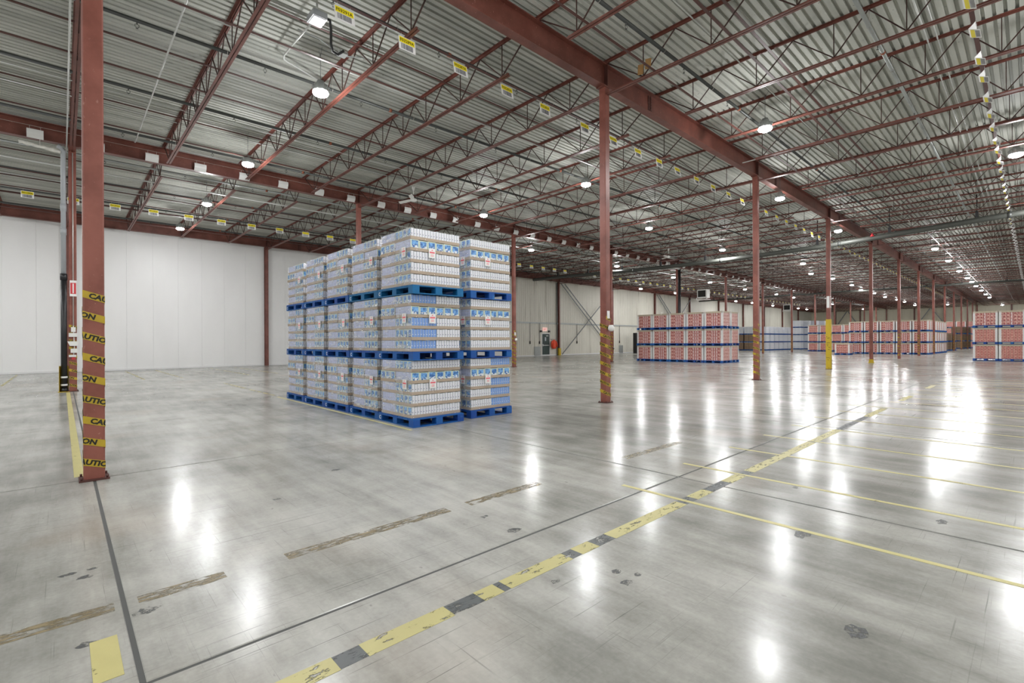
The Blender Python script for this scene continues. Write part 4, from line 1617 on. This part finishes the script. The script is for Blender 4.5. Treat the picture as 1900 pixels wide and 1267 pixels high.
# ------------------------------------------------------------------ fittings
def build_fittings():
    # drain pipe and fittings at the second-row column on the left
    y = .05
    o = ob('drain_pipe', None, None, (X2 + .05, y, 0))
    b = MB()
    b.path([(0, 0, .1), (0, 0, 3.3)], .068, 16)
    ob('lower_pipe', b.mesh('lower_pipe', M['blackpipe']), o, label='black lower pipe')
    b = MB()
    b.path([(0, 0, 3.3), (0, 0, 6.9), (0, -.03, 7.0), (0, -.12, 7.04)], .058, 16)
    ob('upper_pipe', b.mesh('upper_pipe', M['greypipe']), o, label='grey upper pipe')
    for z, r in ((3.3, .08), (4.6, .068), (5.3, .07)):
        b = MB()
        b.path([(0, 0, z - .09), (0, 0, z + .09)], r, 16)
        ob('coupling', b.mesh('coupling', M['greypipe'] if z > 3.5 else M['blackpipe']), o)
    for z in (.2, .42):
        b = MB()
        b.path([(0, 0, z - .025), (0, 0, z + .025)], .078, 16)
        ob('pipe_band', b.mesh('pipe_band', M['board']), o)
    b = MB()
    b.path([(.0, 0, .012), (0, 0, .1)], .078, 16)
    ob('pipe_foot', b.mesh('pipe_foot', M['blackpipe']), o)
    tag(o, 'grey and black drain pipe beside the left rear column', 'pipe')
    o = ob('drain_pipe', None, None, (X2 + .2, Y0 + 4 * S - .05, 0))
    b = MB()
    b.path([(0, 0, 0), (0, 0, 6.95)], .1, 16)
    ob('lower_pipe', b.mesh('lower_pipe', M['blackpipe']), o)
    b = MB()
    b.path([(0, 0, 6.95), (0, -.4, 7.0), (0, -1.5, 7.02), (0, -1.6, 7.3)], .08, 12)
    ob('upper_pipe', b.mesh('upper_pipe', M['board']), o)
    tag(o, 'thick black standpipe behind the near red stack', 'pipe')
    # insulated elbow pipe with torn wrap
    b = MB()
    rnd = random.Random(8)
    pts = [(X2 + .09, -.85 + i * .085, 6.95 - i * .009 + rnd.uniform(-.01, .01)) for i in range(11)]
    b.path([pts[5], (X2 + .09, pts[5][1], 7.112)], .008, 6)
    b.path(pts, [.05 + rnd.uniform(-.012, .016) for _ in pts], 12)
    tag(ob('insulated_pipe', b.mesh('insulated_pipe', plain('torn_wrap', (226, 224, 216), 0.8, var=0.35, scale=14))), 'white wrapped pipe stub under the girder at top left', 'pipe')
    # yellow corner guard
    b = MB()
    b.box(-.13, -.01, 0, .12, 0.0, .74)
    b.box(-.14, -.01, 0, -.13, .2, .74)
    b.box(-.14, -.03, 0, .14, .22, .01)
    tag(ob('column_guard', b.mesh('column_guard', M['yellow']), None, (X2 + .02, -.05, 0)), 'yellow steel guard beside the left rear column', 'guard')
    # extinguisher sign, conduit and boxes on the same column
    xf = X2 + CW / 2
    b = MB()
    b.path([(xf + .02, .25, 1.9), (xf + .02, .25, 6.9)], .012, 8)
    tag(ob('column_conduit', b.mesh('column_conduit', M['conduit'])), 'thin white conduit down the left rear column', 'conduit')
    o = ob('extinguisher_sign', None, None, (xf + .036, .25, 2.98))
    b = MB()
    b.box(0, -.075, -.23, .004, .075, .23)
    ob('board', b.mesh('board', M['board']), o)
    b = MB()
    b.box(.004, -.062, -.16, .0055, .062, .16)
    ob('red_field', b.mesh('red_field', M['signred']), o)
    b = MB()
    b.box(.0055, -.014, -.14, .0065, .014, .14)
    b.box(.004, -.05, .175, .0055, .05, .215)
    b.box(.004, -.05, -.215, .0055, .05, -.175)
    ob('symbol', b.mesh('symbol', M['board']), o)
    tag(o, 'narrow red and white sign on the left rear column', 'sign')
    o = ob('emergency_light', None, None, (xf + .006, .25, 0))
    for nm, y0, y1, z0, z1, d in (('junction_cover', -.05, .05, 1.72, 1.86, .05), ('battery_box', -.1, .08, 1.58, 1.69, .08), ('lamp_head', -.13, .12, 1.32, 1.45, .12), ('lower_box', -.06, .1, 1.12, 1.24, .08), ('lower_box', -.1, .06, 1.0, 1.06, .07)):
        b = MB()
        b.box(0, y0, z0, d, y1, z1)
        if nm == 'lamp_head':
            b.v[-8:] = [(x_, y_ * (.6 if z_ < 1.4 else 1), z_) for x_, y_, z_ in b.v[-8:]]
        ob(nm, b.mesh(nm, M['white']), o)
    b = MB()
    b.box(0, -.04, .92, .05, .04, .99)
    ob('red_handle', b.mesh('red_handle', M['signred']), o)
    b = MB()
    b.path([(.03, .0, 1.0), (.03, .02, 1.3), (.03, 0, 1.9)], .01, 6)
    ob('cable', b.mesh('cable', M['white']), o)
    tag(o, 'cluster of white emergency light boxes on the left rear column', 'emergency light')
    # boxes on other columns
    for X, k, h, lb in ((X1, 1, 1.95, 'white tag and angled light box on the second front column'), (X2, 2, 1.75, 'small round white light box on the rear column right of the pallets')):
        o = ob('emergency_light', None, None, (X, Y0 + k * S, 0))
        xx = CW / 2
        b = MB()
        b.box(xx, -.05, h - .05, xx + .02, .03, h + .12)
        ob('tag_board', b.mesh('tag_board', M['board']), o)
        b = MB()
        b.lathe([(.0, .02), (.05, .02), (.075, -.03), (.075, -.08), (.04, -.12), (.0, -.12)], 6, c=(xx + .076, 0))
        b.v = [(v[0], v[1], v[2] + h - .22) for v in b.v]
        ob('lamp_head', b.mesh('lamp_head', M['white']), o)
        tag(o, lb, 'emergency light')
    # junction box with bent conduit and hose
    o = ob('junction_box', None, None, (-9.05, 3.5, 7.42))
    b = MB()
    b.box(-.16, -.13, -.06, .16, .13, .06)
    b.box(-.14, -.11, -.068, .14, .11, -.06)
    ob('box_body', b.mesh('box_body', M['greypipe']), o)
    b = MB()
    b.path([(.0, .0, .06), (.0, .0, .26)], .02, 8)
    ob('mount', b.mesh('mount', M['conduit']), o)
    tag(o, 'pale grey junction box under the deck beside the first sign', 'junction box')
    b = MB()
    b.path([(-9.2, 3.5, 7.45), (-10.4, 3.48, 7.48), (-10.85, 3.49, 7.5), (-10.98, 3.53, 7.5), (-11.04, 3.62, 7.5), (-11.1, 3.8, 7.5), (-11.45, 4.7, 7.5)], .018, 8)
    tag(ob('bent_conduit', b.mesh('bent_conduit', M['conduit'])), 'pale bent conduit leading from the junction box', 'conduit')
    b = MB()
    b.path([(-8.95, 3.6, 7.42), (-8.9, 3.68, 7.38), (-8.95, 3.72, 7.25), (-9.1, 3.78, 7.08), (-9.22, 3.86, 7.02), (-9.25, 3.98, 7.02), (-9.15, 4.06, 7.08)], .024, 8)
    tag(ob('cable_loop', b.mesh('cable_loop', M['blackpipe'])), 'black cable drooping from the junction box', 'cable')
    b = MB()
    b.box(-.09, -.09, -.02, .09, .09, .03)
    b.path([(0, -.09, 0), (0.05, -.5, .1), (.0, -.9, .14)], .012, 6)
    b.path([(0, .09, 0), (0.05, .5, .1), (.0, .9, .14)], .012, 6)
    tag(ob('junction_box', b.mesh('junction_box', M['galv']), None, (-9.9, 4.35, 7.45)), 'dark flat junction box above the nearest visible lamp', 'junction box')
    # cardboard on the joist
    for i, (x, lb) in enumerate(((-5.62, 'left cardboard sheet jammed on the joist beside the front girder'), (-5.44, 'right cardboard sheet jammed on the joist beside the front girder'))):
        b = MB()
        b.box(-.06, -.004, -.1, .06, .004, .1)
        b.box(-.06, .004, .085, .06, .05, .092)
        tag(ob('cardboard_sheet', b.mesh('cardboard_sheet', M['brown']), None, (x, Y0 + 4 * J - .075, 7.1 + .05 * i), (.12, .1, .2)), lb, 'cardboard')
    # ceiling fans
    def fan(x, y, z, a0, label):
        o = ob('ceiling_fan', None, None, (x, y, z))
        b = MB()
        b.path([(0, 0, .05), (0, 0, ZD - z - .02)], .016, 8)
        ob('down_rod', b.mesh('down_rod', M['white']), o)
        b = MB()
        b.lathe([(.03, .36), (.06, .46), (.065, .52), (.05, .53)], 14)
        ob('canopy', b.mesh('canopy', M['white']), o)
        b = MB()
        b.lathe([(.0, -.07), (.07, -.06), (.12, -.02), (.12, .03), (.06, .06), (.03, .09)], 18)
        ob('motor', b.mesh('motor', M['white']), o)
        for k in range(3):
            b = MB()
            for i, (r, hw) in enumerate(((.1, .035), (.22, .06), (.45, .075), (.68, .068), (.71, .045))):
                for e in (-1, 1):
                    for t in (0, .008):
                        b.v.append((r, e * hw, e * .022 + t - .012 * (r > .3)))
            for i in range(4):
                q = i * 4
                b.face((q, q + 4, q + 6, q + 2))
                b.face((q + 1, q + 3, q + 7, q + 5))
                b.face((q, q + 1, q + 5, q + 4))
                b.face((q + 2, q + 6, q + 7, q + 3))
            b.face((0, 2, 3, 1))
            b.face((16, 17, 19, 18))
            ob('blade', b.mesh('blade', M['white']), o, rot=(0, 0, a0 + k * 2.0944))
        tag(o, label, 'fan', 'ceiling fans')
    fan(-16.22, 9.93, 6.84, -.72, 'white three-bladed ceiling fan above the pallet stack')
    fan(-16.2, 29.0, 6.84, .6, 'far white ceiling fan beside the fat main pipe')
    # unit heaters
    def heater(x, y, z, label):
        o = ob('unit_heater', None, None, (x, y, z))
        b = MB()
        b.box(-.5, -.4, -.45, .5, .4, .45)
        ob('casing', b.mesh('casing', M['white']), o)
        b = MB()
        b.box(-.42, -.405, -.34, .42, -.4, .34)
        ob('fan_opening', b.mesh('fan_opening', M['darkgap']), o)
        for i in range(6):
            b = MB()
            b.box(.5, -.36, -.36 + i * .12, .53, .36, -.34 + i * .12)
            ob('louvre', b.mesh('louvre', M['white']), o)
        b = MB()
        b.bar((-.55, -.42, -.62), (.55, -.42, -.62), .05, .05)
        b.bar((.55, -.42, -.62), (.55, -.42, .3), .05, .05)
        b.bar((.55, -.42, -.62), (.55, .42, -.62), .05, .05)
        b.bar((-.55, -.42, -.62), (-.55, -.42, -.4), .05, .05)
        ob('support_frame', b.mesh('support_frame', M['white']), o)
        for sx in (-1, 1):
            b = MB()
            b.path([(sx * .4, 0, .45), (sx * .4, 0, ZD - z)], .012, 6)
            ob('hanger_rod', b.mesh('hanger_rod', M['greysteel']), o)
        tag(o, label, 'heater', 'unit heaters')
    heater(-23.9, 50.0, 6.32, 'white unit heater hanging above the near red stack')
    heater(-25.5, 81.0, 6.3, 'far white unit heater above the white loads')
    # wall items round the exit door
    xw = X3 - .187
    o = ob('exit_sign', None, None, (xw, 33.5, 2.5))
    b = MB()
    b.box(0, -.3, -.16, .05, .3, .16)
    ob('sign_box', b.mesh('sign_box', M['exit']), o)
    b = MB()
    put_text(b, 'EXIT', .2, lambda u, v: (.052, u, v - .07), bold=.004, center=True)
    ob('lettering', b.mesh('lettering', M['signred']), o)
    tag(o, 'lit exit sign above the dark green door', 'exit sign')
    for s_ in (-1, 1):
        b = MB()
        b.box(0, -.1, -.07, .12, .1, .07)
        b.path([(.06, 0, .07), (.06, 0, .11)], .03, 8)
        tag(ob('lamp_head', b.mesh('lamp_head', M['blackpipe']), None, (xw, 33.5 + s_ * .55, 2.3)), 'black twin lamp head %s the exit sign' % ('left of' if s_ < 0 else 'right of'), 'lamp')
    b = MB()
    b.box(0, -.42, -.42, .06, .42, .42)
    b.box(.06, -.38, -.38, .07, .38, .38)
    tag(ob('wall_cabinet', b.mesh('wall_cabinet', M['galv']), None, (xw, 32.48, .46)), 'low grey cabinet left of the exit door', 'cabinet')
    b = MB()
    b.box(0, -.35, -.42, .06, .35, .42)
    tag(ob('wall_cabinet', b.mesh('wall_cabinet', M['galv']), None, (xw, 45.9, .46)), 'low grey wall cabinet left of the near red stack', 'cabinet')
    # hi-vis jackets on a hook
    def jacket(y, mt, label, sx):
        b = MB()
        ring = 12
        prof = ((1.52, .07, .05), (1.46, .2, .09), (1.3, .3, .13), (1.05, .33, .15), (.8, .36, .16), (.66, .38, .15))
        for (z, ry, rx) in prof:
            for j in range(ring):
                t = 6.2832 * j / ring
                f = 1 + .12 * math.sin(3 * t + z * 4)
                b.v.append((.17 + rx * f * math.cos(t) * .8, sx * ry * f * math.sin(t), z))
        for i in range(len(prof) - 1):
            for j in range(ring):
                k = (j + 1) % ring
                b.face((i * ring + j, (i + 1) * ring + j, (i + 1) * ring + k, i * ring + k), 0, None, True)
        b.face(list(range(ring)))
        b.face([5 * ring + j for j in range(ring)][::-1])
        for s2 in (-1, 1):
            b.path([(.17, s2 * .22, 1.4), (.2, s2 * .36, 1.15), (.2, s2 * .38, .82)], [.07, .075, .06], 8)
        o = ob('safety_jacket', b.mesh('safety_jacket', mt), None, (xw, y, 0))
        tag(o, label, 'jacket')
    jacket(34.62, M['orange'], 'bright orange work jacket hanging right of the exit door', .72)
    b = MB()
    b.path([(xw + .02, 34.3, 1.56), (xw + .08, 34.3, 1.56), (xw + .08, 35.3, 1.56), (xw + .02, 35.3, 1.56)], .015, 6)
    tag(ob('coat_rail', b.mesh('coat_rail', M['greysteel'])), 'short coat rail above the orange jackets', 'rail')
    # horizontal rail with drop cords
    o = ob('wall_rail', None, None, (xw, 29.0, 3.08))
    b = MB()
    b.box(0, 0, -.07, .05, 40, .07)
    ob('rail', b.mesh('rail', M['galv']), o)
    b = MB()
    b.path([(.05, 0, 0), (.05, 0, -1.7)], .018, 6)
    b.path([(.05, 0, -1.7), (.05, 0, -1.95)], .05, 8)
    dm_ = b.mesh('drop_cord', M['darkgap'])
    for dy in (2.5, 3.75, 9.2, 16.6):
        ob('drop_cord', dm_, o, (0, dy, 0))
    tag(o, 'long grey raceway along the aged side wall with drop cords', 'rail')
    b = MB()
    b.path([(X3 - .08, 35.15, 0), (X3 - .08, 35.15, 7.0)], .05, 10)
    tag(ob('wall_pipe', b.mesh('wall_pipe', M['greysteel'])), 'grey upright pipe left of the column by the exit door', 'pipe')
    b = MB()
    b.box(-.2, -.5, 0, .2, .5, 2.25)
    b.box(.2, -.45, .1, .215, .45, 2.15)
    tag(ob('dark_cabinet', b.mesh('dark_cabinet', M['darkgap']), None, (X3 + 1.1, 47.2, 0)), 'tall dark cabinet behind the near red stack', 'cabinet')


build_floor()
build_shell()
build_columns()
build_roof_steel()
build_pipes()
build_lamps()
build_signs()
build_near_stack()
build_far_stacks()
build_fittings()
